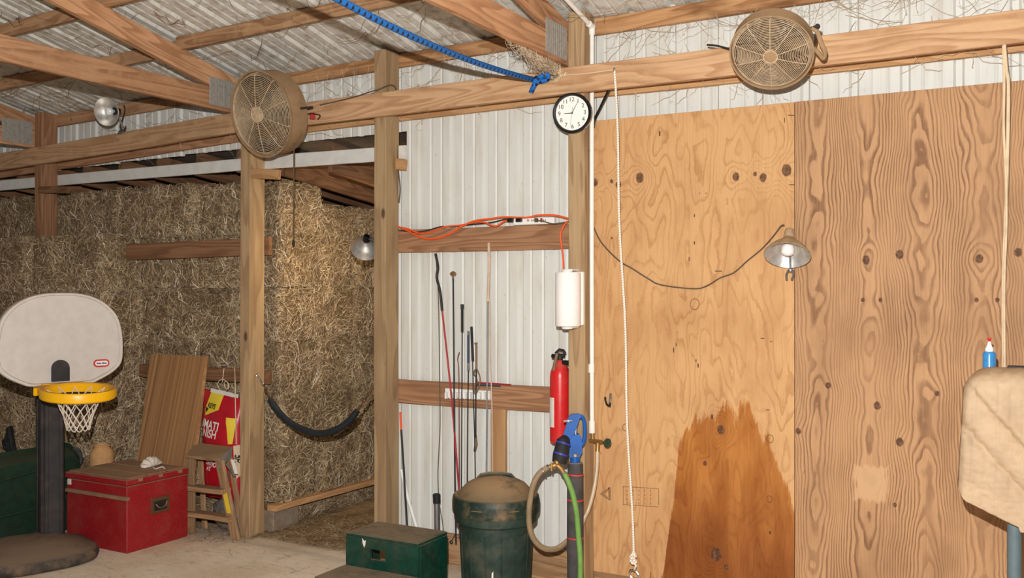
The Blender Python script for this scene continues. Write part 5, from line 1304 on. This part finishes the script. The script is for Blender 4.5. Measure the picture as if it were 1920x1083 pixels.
# rim
RZ = 1.135; RC = RM @ Vector((0, -.34, RZ)); RR = .212
mb = MB(); mb.lathe([(RR+.006, -.042), (RR+.013, -.034), (RR+.014, .010), (RR+.008, .020), (RR-.012, .020), (RR-.018, .014), (RR-.012, .004), (RR-.006, -.034), (RR-.002, -.042)], 64, Matrix.Translation(RC) @ Matrix.Rotation(.085, 4, bw), close=True); rim = mb.build('rim', 'hoop_yellow', T)
mb = MB(); mb.prism([(-.13, RZ-.03), (.13, RZ-.03), (.13, RZ+.03), (-.13, RZ+.03)], .03, RM @ Matrix.Translation((0, -.042, 0))); mb.add([RM @ Vector(p) for p in ((-.13, -.04, RZ-.022), (.13, -.04, RZ-.022), (.2, -.19, RZ-.022), (-.2, -.19, RZ-.022), (-.13, -.04, RZ+.024), (.13, -.04, RZ+.024), (.2, -.19, RZ+.024), (-.2, -.19, RZ+.024))], [])
q_ = len(mb.v)-8
for f_ in ([0, 1, 5, 4], ): pass
arcI = [(-.225+RR*0, 0)]
for sgn in (-1, 1):
    pts_ = [(sgn*.13, -.04), (sgn*.20, -.10), (sgn*.232, -.22), (sgn*.215, -.24), (sgn*.16, -.16), (sgn*.06, -.105), (sgn*.0, -.095), (0, -.04)]
    vs_ = [(x, y, RZ-.022) for x, y in pts_]+[(x, y, RZ+.025) for x, y in pts_]; k_ = len(pts_)
    mb.add(vs_, [list(range(k_)), list(range(k_, 2*k_))[::-1]]+[[i, k_+i, k_+(i+1) % k_, (i+1) % k_] for i in range(k_)], None, RM)
mb.build('rim_bracket', 'hoop_yellow', rim)
# net
mb = MB(); NL = 12; lev = [(0.0, RR-.018), (.055, .128), (.105, .105), (.15, .088), (.19, .077), (.225, .070)]
ga = lambda k, l: 2*PI*(k+.5*(l % 2))/NL
nodes = {}
for l, (dz, r) in enumerate(lev):
    for k in range(NL): nodes[l, k] = RC+Vector((r*math.cos(ga(k, l)), r*math.sin(ga(k, l)), -dz-.004+0.004*math.sin(k*2.3)-.085*r*Vector((math.cos(ga(k, l)), math.sin(ga(k, l)), 0)).dot(bf)))
for l in range(len(lev)-1):
    for k in range(NL):
        k2 = (k+1) % NL if l % 2 else (k-1) % NL
        mb.tube([nodes[l, k], nodes[l+1, k]], .0034, 5); mb.tube([nodes[l, k], nodes[l+1, k2]], .0034, 5)
for k in range(NL): mb.tube(catmull([nodes[5, k], (nodes[5, k]+nodes[5, (k+1) % NL])/2-Vector((0, 0, .016)), nodes[5, (k+1) % NL]], 4), .0034, 5)
for k in range(NL):
    for l in range(6): mb.sphere(nodes[l, k], .0052, 6, 4)
mb.build('net', 'net', rim)
# base
mb = MB(); nb = 48; BB = Vector((-5.775, -1.285, 0)); prof = [(.35, 0.0), (.38, .015), (.39, .05), (.37, .085), (.29, .115), (.22, .14), (.15, .155), (.0, .16)]
vs_ = []; fs_ = []
for r, z in prof:
    for k in range(nb):
        a = 2*PI*k/nb; c_, s_ = math.cos(a), math.sin(a); e = (abs(c_)**3.0+abs(s_)**3.0)**(-1/3.0); x, y = r*e*c_, r*e*s_*.92
        vs_.append(BB+bw*x+bf*y+Vector((0, 0, z+.008*mnoise.noise(Vector((x*7, y*7, z)))*(1 if z > .02 else 0))))
for i in range(len(prof)-1):
    for k in range(nb): fs_.append([i*nb+k, i*nb+(k+1) % nb, (i+1)*nb+(k+1) % nb, (i+1)*nb+k])
fs_.append(list(range(nb))[::-1])
mb.add(vs_, fs_); mb.build('base', 'hoop_base', T, angle=60)

# ------------------------------------------------------------------ red chest
x0, x1, y0, y1 = -6.0, -5.372, -0.862, -0.335
T = thing('tack_chest', 'red painted wooden chest with a dusty slatted lid', 'chest', ((x0+x1)/2, (y0+y1)/2, 0))
mb = MB(); mb.box((x0, y0, 0), (x1, y1, .452), .006); bx_ = mb.build('body', 'red_chest', T)
mb = MB(); mb.box((x0-.006, y0-.008, .457), (x1+.006, y1, .496), .004); ldd = mb.build('lid', 'red_chest', T)
for k in range(3):
    ya = y0+.012+k*.172; mb = MB(); mb.box((x0+.006, ya, .496), (x1-.01, ya+.150, .505), .002); mb.build('lid_slat', 'chest_top', ldd)
for k in range(3):
    ya = y0+.09+k*.17; mb = MB(); mb.box((x1+.004, ya, .472), (x1+.009, ya+.035, .497), .001); mb.build('hinge_notch', 'chest_top', ldd)
mb = MB(); mb.box((x0+.02, y0-.028, .362), (x1+.03, y0+.001, .386), .003); mb.build('batten', 'chest_top', bx_)
hc = pX(301, 945, x1); mb = MB(); mb.box((x1-.001, hc.y-.085, hc.z-.055), (x1+.006, hc.y+.075, hc.z+.055), .002); hd_ = mb.build('handle_plate', 'rust', T)
mb = MB(); mb.box((x1+.005, hc.y-.06, hc.z-.035), (x1+.008, hc.y+.05, hc.z+.03), .001); mb.build('handle_recess', 'iron', hd_)
mb = MB(); mb.tube(catmull([(x1+.012, hc.y-.05, hc.z+.015), (x1+.018, hc.y-.03, hc.z-.01), (x1+.02, hc.y, hc.z-.014), (x1+.018, hc.y+.03, hc.z-.008), (x1+.012, hc.y+.045, hc.z+.016)], 5), .007, 7); mb.build('drop_handle', 'chrome', hd_)
mb = MB(); mb.box((x0+.015, y0-.005, .41), (x0+.05, y0+.001, .45), .001); mb.build('latch', 'label_white', bx_)
# dust mask on the chest
mc = Vector((-5.55, -.50, .506)); T = thing('dust_mask', 'crumpled white dust mask lying on the red chest', 'mask', mc)
mb = MB(); vs_ = []; fs_ = []; nu, nv = 18, 8
for i in range(nv+1):
    for k in range(nu+1):
        a = PI*(k/nu)-.15; r = .085*(1-.15*(i/nv)); th = i/nv*PI*.5
        rr_ = r*math.cos(th)*(1+.05*math.sin(k*2.1)); vs_.append((rr_*math.cos(a)*.95, -.01+.05*math.sin(th)-.012*math.cos(k*1.7), .006+max(0, rr_*math.sin(a))*.9))
for i in range(nv):
    for k in range(nu): fs_.append([i*(nu+1)+k, i*(nu+1)+k+1, (i+1)*(nu+1)+k+1, (i+1)*(nu+1)+k])
mb.add(vs_, fs_, None, Matrix.Translation(mc) @ Matrix.Rotation(.5, 4, 'Z') @ Matrix.Rotation(-.35, 4, 'Y')); mb.build('shell', 'mask', T)
mb = MB(); mb.tube(catmull([mc+Vector((.03, -.02, .01)), mc+Vector((.08, -.04, .006)), mc+Vector((.12, -.02, .02)), mc+Vector((.125, .0, .006))], 5), .004, 6); mb.build('elastic', 'mask', T)

# tan pot behind the chest
tp = Vector((-6.20, -.42, 0.0)); 
T = thing('tan_pot', 'rounded tan clay pot standing between the green tub and red chest', 'pot', tp)
mb = MB(); mb.lathe([(0, 0), (.07, 0), (.075, .05), (.07, .2), (.075, .35), (.086, .46), (.089, .52), (.08, .565), (.06, .585), (.054, .60), (.058, .61), (.052, .612), (.045, .58)], 28, Matrix.Translation(tp)); mb.build('body', 'tan_pot', T)
mb = MB(); mb.torus(tp+Vector((0, 0, .604)), .057, .007, 24, 8); mb.build('rolled_rim', 'tan_pot', T)

# green tub standing on edge
T = thing('green_tub', 'shallow dark green plastic tub standing on edge behind the hoop', 'tub', (-6.4, -1.0, 0))
ty0, ty1, tz1 = -1.75, -.50, .605
def rr_rect(y0, y1, z0, z1, r, k=5):
    pts = []
    for qy, qz, a0 in ((y1-r, z1-r, 0), (y0+r, z1-r, PI/2), (y0+r, z0+r, PI), (y1-r, z0+r, 1.5*PI)):
        for i in range(k+1): a = a0+PI/2*i/k; pts.append((qy+r*math.cos(a), qz+r*math.sin(a)))
    return pts
lv = [(-6.47, .0), (-6.455, -.018), (-6.44, -.018), (-6.43, .004), (-6.30, .035), (-6.275, .055), (-6.27, .09)]
mb = MB(); vs_ = []; fs_ = []
for x, ins in lv:
    rp = rr_rect(ty0+ins, ty1-ins, max(0.001, ins*.2), tz1-ins, .07); vs_ += [(x+.006*math.sin(q[0]*6), q[0], q[1]) for q in rp]
nn = len(rp)
for i in range(len(lv)-1):
    for k in range(nn): fs_.append([i*nn+k, i*nn+(k+1) % nn, (i+1)*nn+(k+1) % nn, (i+1)*nn+k])
fs_.append([(len(lv)-1)*nn+k for k in range(nn)]); fs_.append(list(range(nn))[::-1])
mb.add(vs_, fs_); tb_ = mb.build('tub_shell', 'green_tub', T)
mb = MB(); mb.tube(catmull([(-6.45, ty1+.015, .57), (-6.43, ty1+.045, .55), (-6.40, ty1+.045, .48), (-6.41, ty1+.015, .44)], 5), .02, 8); mb.build('rope_handle', 'foam', T)
mb = MB(); mb.tube([(-6.268, ty0+.2, .42), (-6.268, ty1-.25, .50)], .008, 6); mb.tube([(-6.268, ty0+.2, .2), (-6.268, ty1-.2, .22)], .008, 6); mb.build('moulded_rib', 'green_tub', tb_)
# dark strap bundle against the hay
rnd = random.Random(3); mb = MB(); c0 = pY(20, 838, -.36)
for k in range(7):
    a = c0+Vector((rnd.uniform(-.06, .0), rnd.uniform(-.01, .03), .13+rnd.uniform(-.02, .04))); b = c0+Vector((rnd.uniform(.02, .12), rnd.uniform(-.03, .0), -.12-rnd.uniform(0, .08)))
    m1 = a.lerp(b, .4)+Vector((rnd.uniform(-.04, .04), -.02, rnd.uniform(-.02, .02))); mb.tube(catmull([a, m1, b], 6), rnd.uniform(.012, .022), 7)
for k in range(3): mb.torus(c0+Vector((rnd.uniform(-.05, .05), -.02, rnd.uniform(-.02, .1))), .045, .011, 16, 6, ax=(rnd.uniform(-.4, .4), 1, rnd.uniform(-.4, .4)))
tag(mb.build('strap_bundle', 'black_rubber'), 'tangled black straps bunched against the hay above the green tub', 'straps')

# leaning brown panel
bl_, tl_ = Vector((-6.02, -.305, 0.0)), pY(285, 667, -.005); tr_ = pY(388, 668, -.005); br_ = bl_+(tr_-tl_)
xa = Vector((1, 0, 0)); dv = tl_-bl_; za = Vector((0, dv.y, dv.z)).normalized(); L_ = Vector((0, dv.y, dv.z)).length; W_ = (tr_-tl_).length; shx = dv.x/L_
me = bpy.data.meshes.new('leaning_board'); bm = bmesh.new(); bmesh.ops.create_cube(bm, size=1)
for v in bm.verts:
    v.co = Vector(((v.co.x+.5)*L_, v.co.y*W_, v.co.z*.03)); v.co.y += shx*v.co.x
bm.to_mesh(me); bm.free(); me.materials.append(M['panelwood'])
o = bpy.data.objects.new('leaning_board', me); COL.objects.link(o)
o.rotation_euler = Matrix((za, xa, za.cross(xa))).transposed().to_euler(); o.location = (bl_+br_)/2+Vector((0, 0, .006)); PLOC[o.name] = o.location.copy()
tag(o, 'brown straight-grained wood panel leaning against the hay behind the chest', 'panel')

# feed bag
gx0, gx1, gz0, gz1 = pY(380, 850, -.06).x, pY(452, 850, -.06).x, .23, 1.03; gcx = (gx0+gx1)/2; gw = (gx1-gx0)/2
T = thing('feed_bag', 'shiny red feed bag with yellow panel beside the step ladder', 'bag', (gcx, -.05, gz0))
def bag_y(x, z):
    u = max(-1, min(1, (x-gcx)/gw)); v = (z-gz0)/(gz1-gz0)
    t_ = .075*max(0, 1-abs(u)**2.5)**.6*min(1, .35+4*v)*min(1, .12+(1-v)*3.2)
    return -.05-t_+.012*mnoise.noise(Vector((x*9, z*6, 1)))*(1-abs(u))
mb = MB(); vs_ = []; fs_ = []; nu, nv = 24, 34
for j in range(nv+1):
    z = gz0+(gz1-gz0)*j/nv
    for i in range(nu+1):
        x = gcx+gw*(-1+2*i/nu); zz_ = z+(-.05*(i/nu)*(j/nv)**4)
        vs_.append((x, bag_y(x, z), zz_))
b0 = len(vs_)
for j in range(nv+1):
    z = gz0+(gz1-gz0)*j/nv
    for i in range(nu+1):
        x = gcx+gw*(-1+2*i/nu); vs_.append((x, -.10-bag_y(x, z)-.05+.06, z+(-.05*(i/nu)*(j/nv)**4)))
for base_ in (0, b0):
    for j in range(nv):
        for i in range(nu):
            f_ = [base_+j*(nu+1)+i, base_+j*(nu+1)+i+1, base_+(j+1)*(nu+1)+i+1, base_+(j+1)*(nu+1)+i]; fs_.append(f_ if base_ == 0 else f_[::-1])
for i in range(nu): fs_.append([i+1, i, b0+i, b0+i+1]); q = nv*(nu+1); fs_.append([q+i, q+i+1, b0+q+i+1, b0+q+i])
for j in range(nv): fs_.append([j*(nu+1), (j+1)*(nu+1), b0+(j+1)*(nu+1), b0+j*(nu+1)]); fs_.append([(j+1)*(nu+1)+nu, j*(nu+1)+nu, b0+j*(nu+1)+nu, b0+(j+1)*(nu+1)+nu])
M['bag_red'] = mat_plain('red_bag_film', srgb(190, 24, 40), 0.3, var=0.1, nscale=9, spec=0.6, bump=.2)
mb.add(vs_, fs_); bag = mb.build('bag_body', 'bag_red', T, angle=70)
def bag_patch(name, pix, mat, lift=.003):
    P = [pY(x, y, -.1) for x, y in pix]; bm = bmesh.new(); vv = [bm.verts.new((p.x, 0, p.z)) for p in P]; bm.faces.new(vv)
    bmesh.ops.triangulate(bm, faces=bm.faces); bmesh.ops.subdivide_edges(bm, edges=list(bm.edges), cuts=4, use_grid_fill=True)
    mb = MB(); vs_ = [(v.co.x, bag_y(v.co.x, v.co.z)-lift, v.co.z) for v in bm.verts]; bm.verts.index_update(); fs_ = [[v.index for v in f.verts] for f in bm.faces]; bm.free()
    mb.add(vs_, fs_); return mb.build(name, mat, bag)
bag_patch('yellow_panel', [(390, 733), (414, 739), (411, 768), (386, 778), (383, 766)], 'label_yellow')
bag_patch('white_hem', [(388, 728), (440, 740), (440, 747), (388, 735)], 'label_white', .004)
bag_patch('yellow_tag', [(426, 782), (441, 785), (437, 800), (436, 832), (430, 832)], 'label_yellow')
bag_patch('diamond_mark', [(384, 762), (391, 766), (386, 773)], 'ink', .005)
bag_patch('cream_stripe', [(437, 836), (447, 834), (446, 890), (439, 900)], 'twine')
def bag_text(s_, x, y, size, mt, ang=0.0, xs=.8, shear=.15, bold=.0015, lift=.005):
    p = pY(x, y, -.1)
    Mx = Matrix.Translation((p.x, 0, p.z)) @ Matrix.Rotation(ang, 4, 'Y') @ Matrix.Rotation(PI/2, 4, 'X')
    def warp(v): return Vector((v.x-PLOC[T.name].x, bag_y(v.x, v.z)-lift+min(0, v.y)-PLOC[T.name].y, v.z-gz0))
    text_obj(s_, size, mt, bag, Mx, 'lettering', .0006, warp=warp, shear=shear, bold=bold, xs=xs)
bag_text('KEYE', 396, 761, .05, 'ink', 0.12)
bag_text('IMATI', 398, 796, .09, 'ink_white', 0.13)
bag_text('NISH', 396, 812, .09, 'ink_white', 0.1)
bag_text('DITIO', 401, 868, .05, 'ink_white', 0.2); bag_text('AT', 396, 877, .045, 'ink_white', 0.15)
bag_text('HE', 443, 862, .06, 'ink', -1.45)
mb = MB(); mb.tube(catmull([pY(440, 690, -.01), pY(441, 720, -.12), pY(442, 790, -.135), pY(443, 832, -.135)], 5), .004, 6); mb.build('tie_string', 'twine', T)
mb = MB(); mb.torus(pY(425, 722, -.05), .03, .004, 18, 5, ax=(.2, 1, .2)); mb.torus(pY(418, 722, -.05), .045, .003, 18, 5, ax=(-.2, 1, .1)); mb.tube([pY(417, 716, -.05), pY(420, 690, -.01)], .003, 5); mb.build('twine_loop', 'twine', T)
# crumpled clear plastic below the bag
mb = MB(); vs_ = []; fs_ = []; nu, nv = 20, 12
for i in range(nv+1):
    for k in range(nu):
        th = PI*i/nv; a = 2*PI*k/nu; p = Vector((math.sin(th)*math.cos(a)*.16, math.sin(th)*math.sin(a)*.09, math.cos(th)*.125)); p *= 1+.22*mnoise.noise(p*22); vs_.append(p+Vector((-5.24, -.06, .125)))
for i in range(nv):
    for k in range(nu): fs_.append([i*nu+k, i*nu+(k+1) % nu, (i+1)*nu+(k+1) % nu, (i+1)*nu+k])
for v in vs_: v.z = min(max(v.z, .002), .232)
mb.add(vs_, fs_); tag(mb.build('plastic_bag', 'clear_plastic', angle=20), 'crumpled grey plastic bag on the floor under the feed bag', 'plastic bag')

# ------------------------------------------------------------------ step ladder
T = thing('step_ladder', 'small wooden step ladder in front of the feed bag', 'step ladder', (-5.2, -.25, 0))
fl_, fr_ = pY(347.6, 853, -.31), pY(411.6, 859, -.31); bl2, br2 = pY(367, 829, -.14), pY(434.5, 837, -.14)
mb = MB(); P = [fl_, fr_, br2, bl2]; dn = Vector((0, 0, -.022)); mb.add(P+[p+dn for p in P], [[0, 1, 2, 3], [7, 6, 5, 4], [0, 4, 5, 1], [1, 5, 6, 2], [2, 6, 7, 3], [3, 7, 4, 0]]); mb.build('top_step', 'ladder', T)
ffl, ffr = pZ(358, 999), pZ(443, 1012); rfr = pZ(457, 1004)
tl2, tr2 = fl_+Vector((.03, .02, -.02)), fr_+Vector((-.02, .02, -.02))
fl1 = beam('front_leg', ffl+Vector((0, 0, .0)), tl2, .025, .075, 'ladder', parent=T, up=(1, 0, 0), nseg=3); fr1 = beam('front_leg', ffr, tr2, .025, .075, 'ladder', parent=T, up=(1, 0, 0), nseg=3)
beam('rear_leg', rfr, br2+Vector((-.04, 0, -.02)), .02, .045, 'ladder', parent=T, up=(1, 0, 0), nseg=3); beam('rear_leg', rfr+(ffl-ffr)+Vector((.02, .04, 0)), bl2+Vector((.04, 0, -.02)), .02, .045, 'ladder', parent=T, up=(1, 0, 0), nseg=3)
for t_ in (.62, .27):
    a = ffl.lerp(tl2, t_)+Vector((-.02, -.01, 0)); b = ffr.lerp(tr2, t_)+Vector((.01, -.01, 0)); beam('tread', a, b, .10, .034, 'ladder', parent=T, nseg=3)
mb = MB(); q = [fr_, br2]; mb.add([fr_+Vector((.004, -.002, .0)), br2+Vector((.004, 0, .0)), br2+Vector((-.006, 0, -.075)), fr_+Vector((-.006, -.002, -.075)), fr_+Vector((.008, -.002, .0)), br2+Vector((.008, 0, .0)), br2+Vector((-.002, 0, -.075)), fr_+Vector((-.002, -.002, -.075))], [[0, 1, 2, 3], [7, 6, 5, 4], [0, 4, 5, 1], [1, 5, 6, 2], [2, 6, 7, 3], [3, 7, 4, 0]]); mb.build('side_bracket', 'nailplate', T)
def legpt(t_, dx=0.0): return ffr.lerp(tr2, t_)+Vector((dx, 0, 0))
for nm, ta, tb, mt in (('warning_label', .34, .60, 'label_yellow'),):
    mb = MB(); a, b = legpt(ta), legpt(tb); P = [a+Vector((-.022, -.0135, 0)), a+Vector((.020, -.0135, 0)), b+Vector((.020, -.0135, 0)), b+Vector((-.022, -.0135, 0))]; mb.add(P+[p+Vector((0, .001, 0)) for p in P], [[0, 1, 2, 3], [7, 6, 5, 4], [0, 4, 5, 1], [1, 5, 6, 2], [2, 6, 7, 3], [3, 7, 4, 0]]); mb.build(nm, mt, T)
mb = MB(); mb.tube([pY(424, 868, -.27), pY(432, 880, -.24), pY(440, 893, -.2)], .009, 6); mb.tube([pY(428, 882, -.26), pY(429, 910, -.24)], .006, 6); mb.build('spreader', 'steel', T)
mb = MB(); a, b = pY(432, 861, -.22), pY(440, 888, -.2); P = [a, a+Vector((.022, .01, .0)), b+Vector((.022, .01, 0)), b]; mb.add(P+[p+Vector((0, .002, 0)) for p in P], [[0, 1, 2, 3], [7, 6, 5, 4], [0, 4, 5, 1], [1, 5, 6, 2], [2, 6, 7, 3], [3, 7, 4, 0]]); mb.build('small_label', 'label_white', T)

# ------------------------------------------------------------------ quilt on a rack, bottle
CY = -0.7
T = thing('blanket_rack', 'grey metal pipe stand under the beige quilt', 'rack', (-.087, CY, 0))
mb = MB(); mb.tube([(-.087, CY, 0), (-.087, CY, 1.33)], .028, 20); mb.build('upright', 'pole_grey', T)
mb = MB(); mb.tube([(-.22, CY, 1.335), (.9, CY, 1.335)], .028, 16); mb.build('arm', 'pole_grey', T)
mb = MB(); mb.tube([(.75, CY, 0), (.75, CY, 1.33)], .028, 20); mb.build('upright', 'pole_grey', T)
mb = MB(); mb.box((-.14, CY-.2, 0), (-.03, CY+.2, .02), .004); mb.box((.70, CY-.2, 0), (.80, CY+.2, .02), .004); mb.build('foot', 'pole_grey', T)
# quilt: profile goes up the front, over the arm and down the back
mb = MB(); vs_ = []; fs_ = []; nx_, ns_ = 150, 170; X0, X1 = -.272, .75
def quilt_pt(u, s_):
    x = X0+(X1-X0)*u
    lip = 0.0
    zb = .905-.10*min(1, (u*1.02)/.22)*1.0 if u < .22 else .805-.02*math.sin(u*9)
    if u < .03: zb += .05*(1-u/.03)**2
    zt = 1.405+.045*math.sin(min(1, u/.12)*PI/2)+.012*mnoise.noise(Vector((x*8, 0, 2)))
    if u < .06: zt -= .035*(1-u/.06)**2
    rad = .075
    if s_ < .62:
        z = zb+(zt-rad-zb)*(s_/.62); y = CY-rad-.035*math.sin(s_/.62*2.4)-.01
    elif s_ < .78:
        a = (s_-.62)/.16*PI; z = zt-rad+rad*math.sin(a); y = CY-(rad+.01+.035*math.sin(2.4))*math.cos(a)*1.0
    else:
        t_ = (s_-.78)/.22; z = zt-rad-(.45*t_); y = CY+rad+.03+.02*t_
    w_ = .012*mnoise.noise(Vector((x*5, z*5, 0)))+.005*mnoise.noise(Vector((x*16, z*30, 3)))
    # diagonal folds
    dgl = (x+.272)*1.15+(z-1.42); w_ += .03*(1/(1+math.exp(-dgl/.006)))*math.exp(-max(0, dgl)/.12)-.022*math.exp(-((dgl+.2)/.03)**2)*(1 if z < 1.33 else .2)
    qx = abs(math.sin((x+.27)*PI/.045)); w_ -= .006*(1-qx)**3; w_ += .004*mnoise.noise(Vector((x*40, z*55, 9)))
    if s_ < .7: y -= w_*1.0
    xo = x+(.02*(1-(s_/.62)) * -1 if (u < .5 and s_ < .62) else 0)*(1-u*2)
    if u < .02: y += .02*(1-u/.02)*(1 if s_ < .7 else -1)
    return (xo-.004, y, z)
for i in range(nx_+1):
    for j in range(ns_+1): vs_.append(quilt_pt(i/nx_, j/ns_))
for i in range(nx_):
    for j in range(ns_): fs_.append([i*(ns_+1)+j, (i+1)*(ns_+1)+j, (i+1)*(ns_+1)+j+1, i*(ns_+1)+j+1])
mb.add(vs_, fs_); q_o = mb.build('quilt', 'cloth', angle=80)
sol = q_o.modifiers.new('thick', 'SOLIDIFY'); sol.thickness = .008; sol.offset = 0
tag(q_o, 'beige quilted blanket draped over the grey pipe rack', 'blanket')
bp = pY(1855, 706, CY+.14)
T = thing('spray_bottle', 'clear bottle of blue liquid with a red tip behind the quilt', 'bottle', (bp.x, CY+.19, 1.30))
BTM = Matrix.Translation((pY(1855, 660, CY+.19).x, CY+.19, 0))
zt_ = lambda y: pY(1855, y, CY+.19).z
mb = MB(); mb.lathe([(0, 1.26), (.024, 1.26), (.027, 1.27), (.027, zt_(664)), (.024, zt_(660)), (.012, zt_(657))], 24, BTM); mb.build('bottle_body', 'bottle_blue', T)
mb = MB(); mb.lathe([(.017, zt_(660)), (.0175, zt_(652)), (.014, zt_(651)), (.008, zt_(645)), (.006, zt_(640)), (0, zt_(640))], 20, BTM); cp_ = mb.build('nozzle', 'white_plastic', T)
mb = MB(); mb.lathe([(.004, zt_(641)), (.005, zt_(637)), (.0085, zt_(635)), (.008, zt_(633)), (0, zt_(633))], 16, BTM); mb.build('red_tip', 'red_cap', cp_)
mb = MB(); mb.box((-.30, CY+.12, 1.235), (.5, CY+.27, 1.258), .003); mb.box((-.30, CY+.25, 0.9), (-.27, CY+.27, 1.235), .002); T = thing('wall_shelf', 'narrow board shelf behind the quilt rack', 'shelf', (0.1, CY+.2, 1.235)); mb = MB(); mb.box((-.24, CY+.13, 1.237), (.5, CY+.70, 1.258), .003); mb.build('shelf_board', 'girt', T)
T = thing('metal_bar', 'dark flat metal bar lying on top of the quilt', 'bar', pY(1905, 690, CY-.02))
mb = MB(); mb.box(pY(1889, 693, CY-.02)+Vector((0, -.01, 0)), pY(1889, 685, CY-.02)+Vector((.4, .03, .0)), .003); mb.build('bar', 'iron', T)

# ------------------------------------------------------------------ cobwebs and dusty mats (uncountable)
def cobwebs(name, label, n, fn, r, mat, seed):
    rnd = random.Random(seed); mb = MB()
    for _ in range(n):
        a, b, sag = fn(rnd); a, b = Vector(a), Vector(b); k = 6; P = []
        for i in range(k+1):
            t_ = i/k; p = a.lerp(b, t_); p.z -= sag*4*t_*(1-t_); p += Vector((rnd.gauss(0, 1), rnd.gauss(0, .6), rnd.gauss(0, 1)))*(b-a).length*.035; P.append(p)
        mb.tube(P, r*rnd.uniform(.5, 1.5), 3, cap=False)
    return tag(mb.build(name, mat, smooth=False), label, 'cobweb', kind='stuff')
def w_header(r):
    x = r.uniform(-6.8, .3); z = 3.09 if r.random() < .5 else 2.93; a = (x, -.02+r.uniform(-.1, .02), z+r.uniform(-.02, .04)); 
    return a, (x+r.gauss(0, .16), .03, a[2]+r.uniform(-.18, .2)), r.uniform(0, .03)
cobwebs('cobweb_strands', 'fine tan cobweb strands along the header boards and siding', 320, w_header, .0011, 'web', 21)
def w_roof(r):
    x = r.uniform(-7.5, -.2); Y = r.uniform(-1.7, -.05); z = roof_z(x, Y)-.01; return (x, Y, z), (x+r.gauss(0, .2), Y+r.gauss(0, .15), z-r.uniform(.01, .12)), r.uniform(0, .06)
cobwebs('cobweb_strands', 'dark dusty cobweb strands hanging under the roof steel', 260, w_roof, .0016, 'web_dark', 22)
def w_eave(r):
    x = r.uniform(-2.2, .2) if r.random() < .6 else r.uniform(-5, -2.5); a = (x, -.01, 3.30+r.uniform(-.01, .02)); return a, (x+r.gauss(0, .14), .03, 3.30-abs(r.gauss(.03, .07))), r.uniform(0, .05)
cobwebs('cobweb_strands', 'matted tan cobwebs hanging below the eave boards', 230, w_eave, .0009, 'web', 23)
def w_heel(r):
    y1 = -r.uniform(.2, .72); y2 = y1+r.uniform(-.18, .22); x1 = XB-.02-r.uniform(0, .03)
    if r.random() < .5: return (x1, y1, 3.102), (x1+r.uniform(-.02, .01), min(y2, -.2), 3.102), r.uniform(.005, .05)
    return (x1, y1, 3.102), (x1-r.uniform(.0, .16), -.16, 3.07), r.uniform(.0, .035)
cobwebs('cobweb_strands', 'thick matted cobwebs drooping under the truss by the blue knot', 240, w_heel, .0013, 'web', 24)
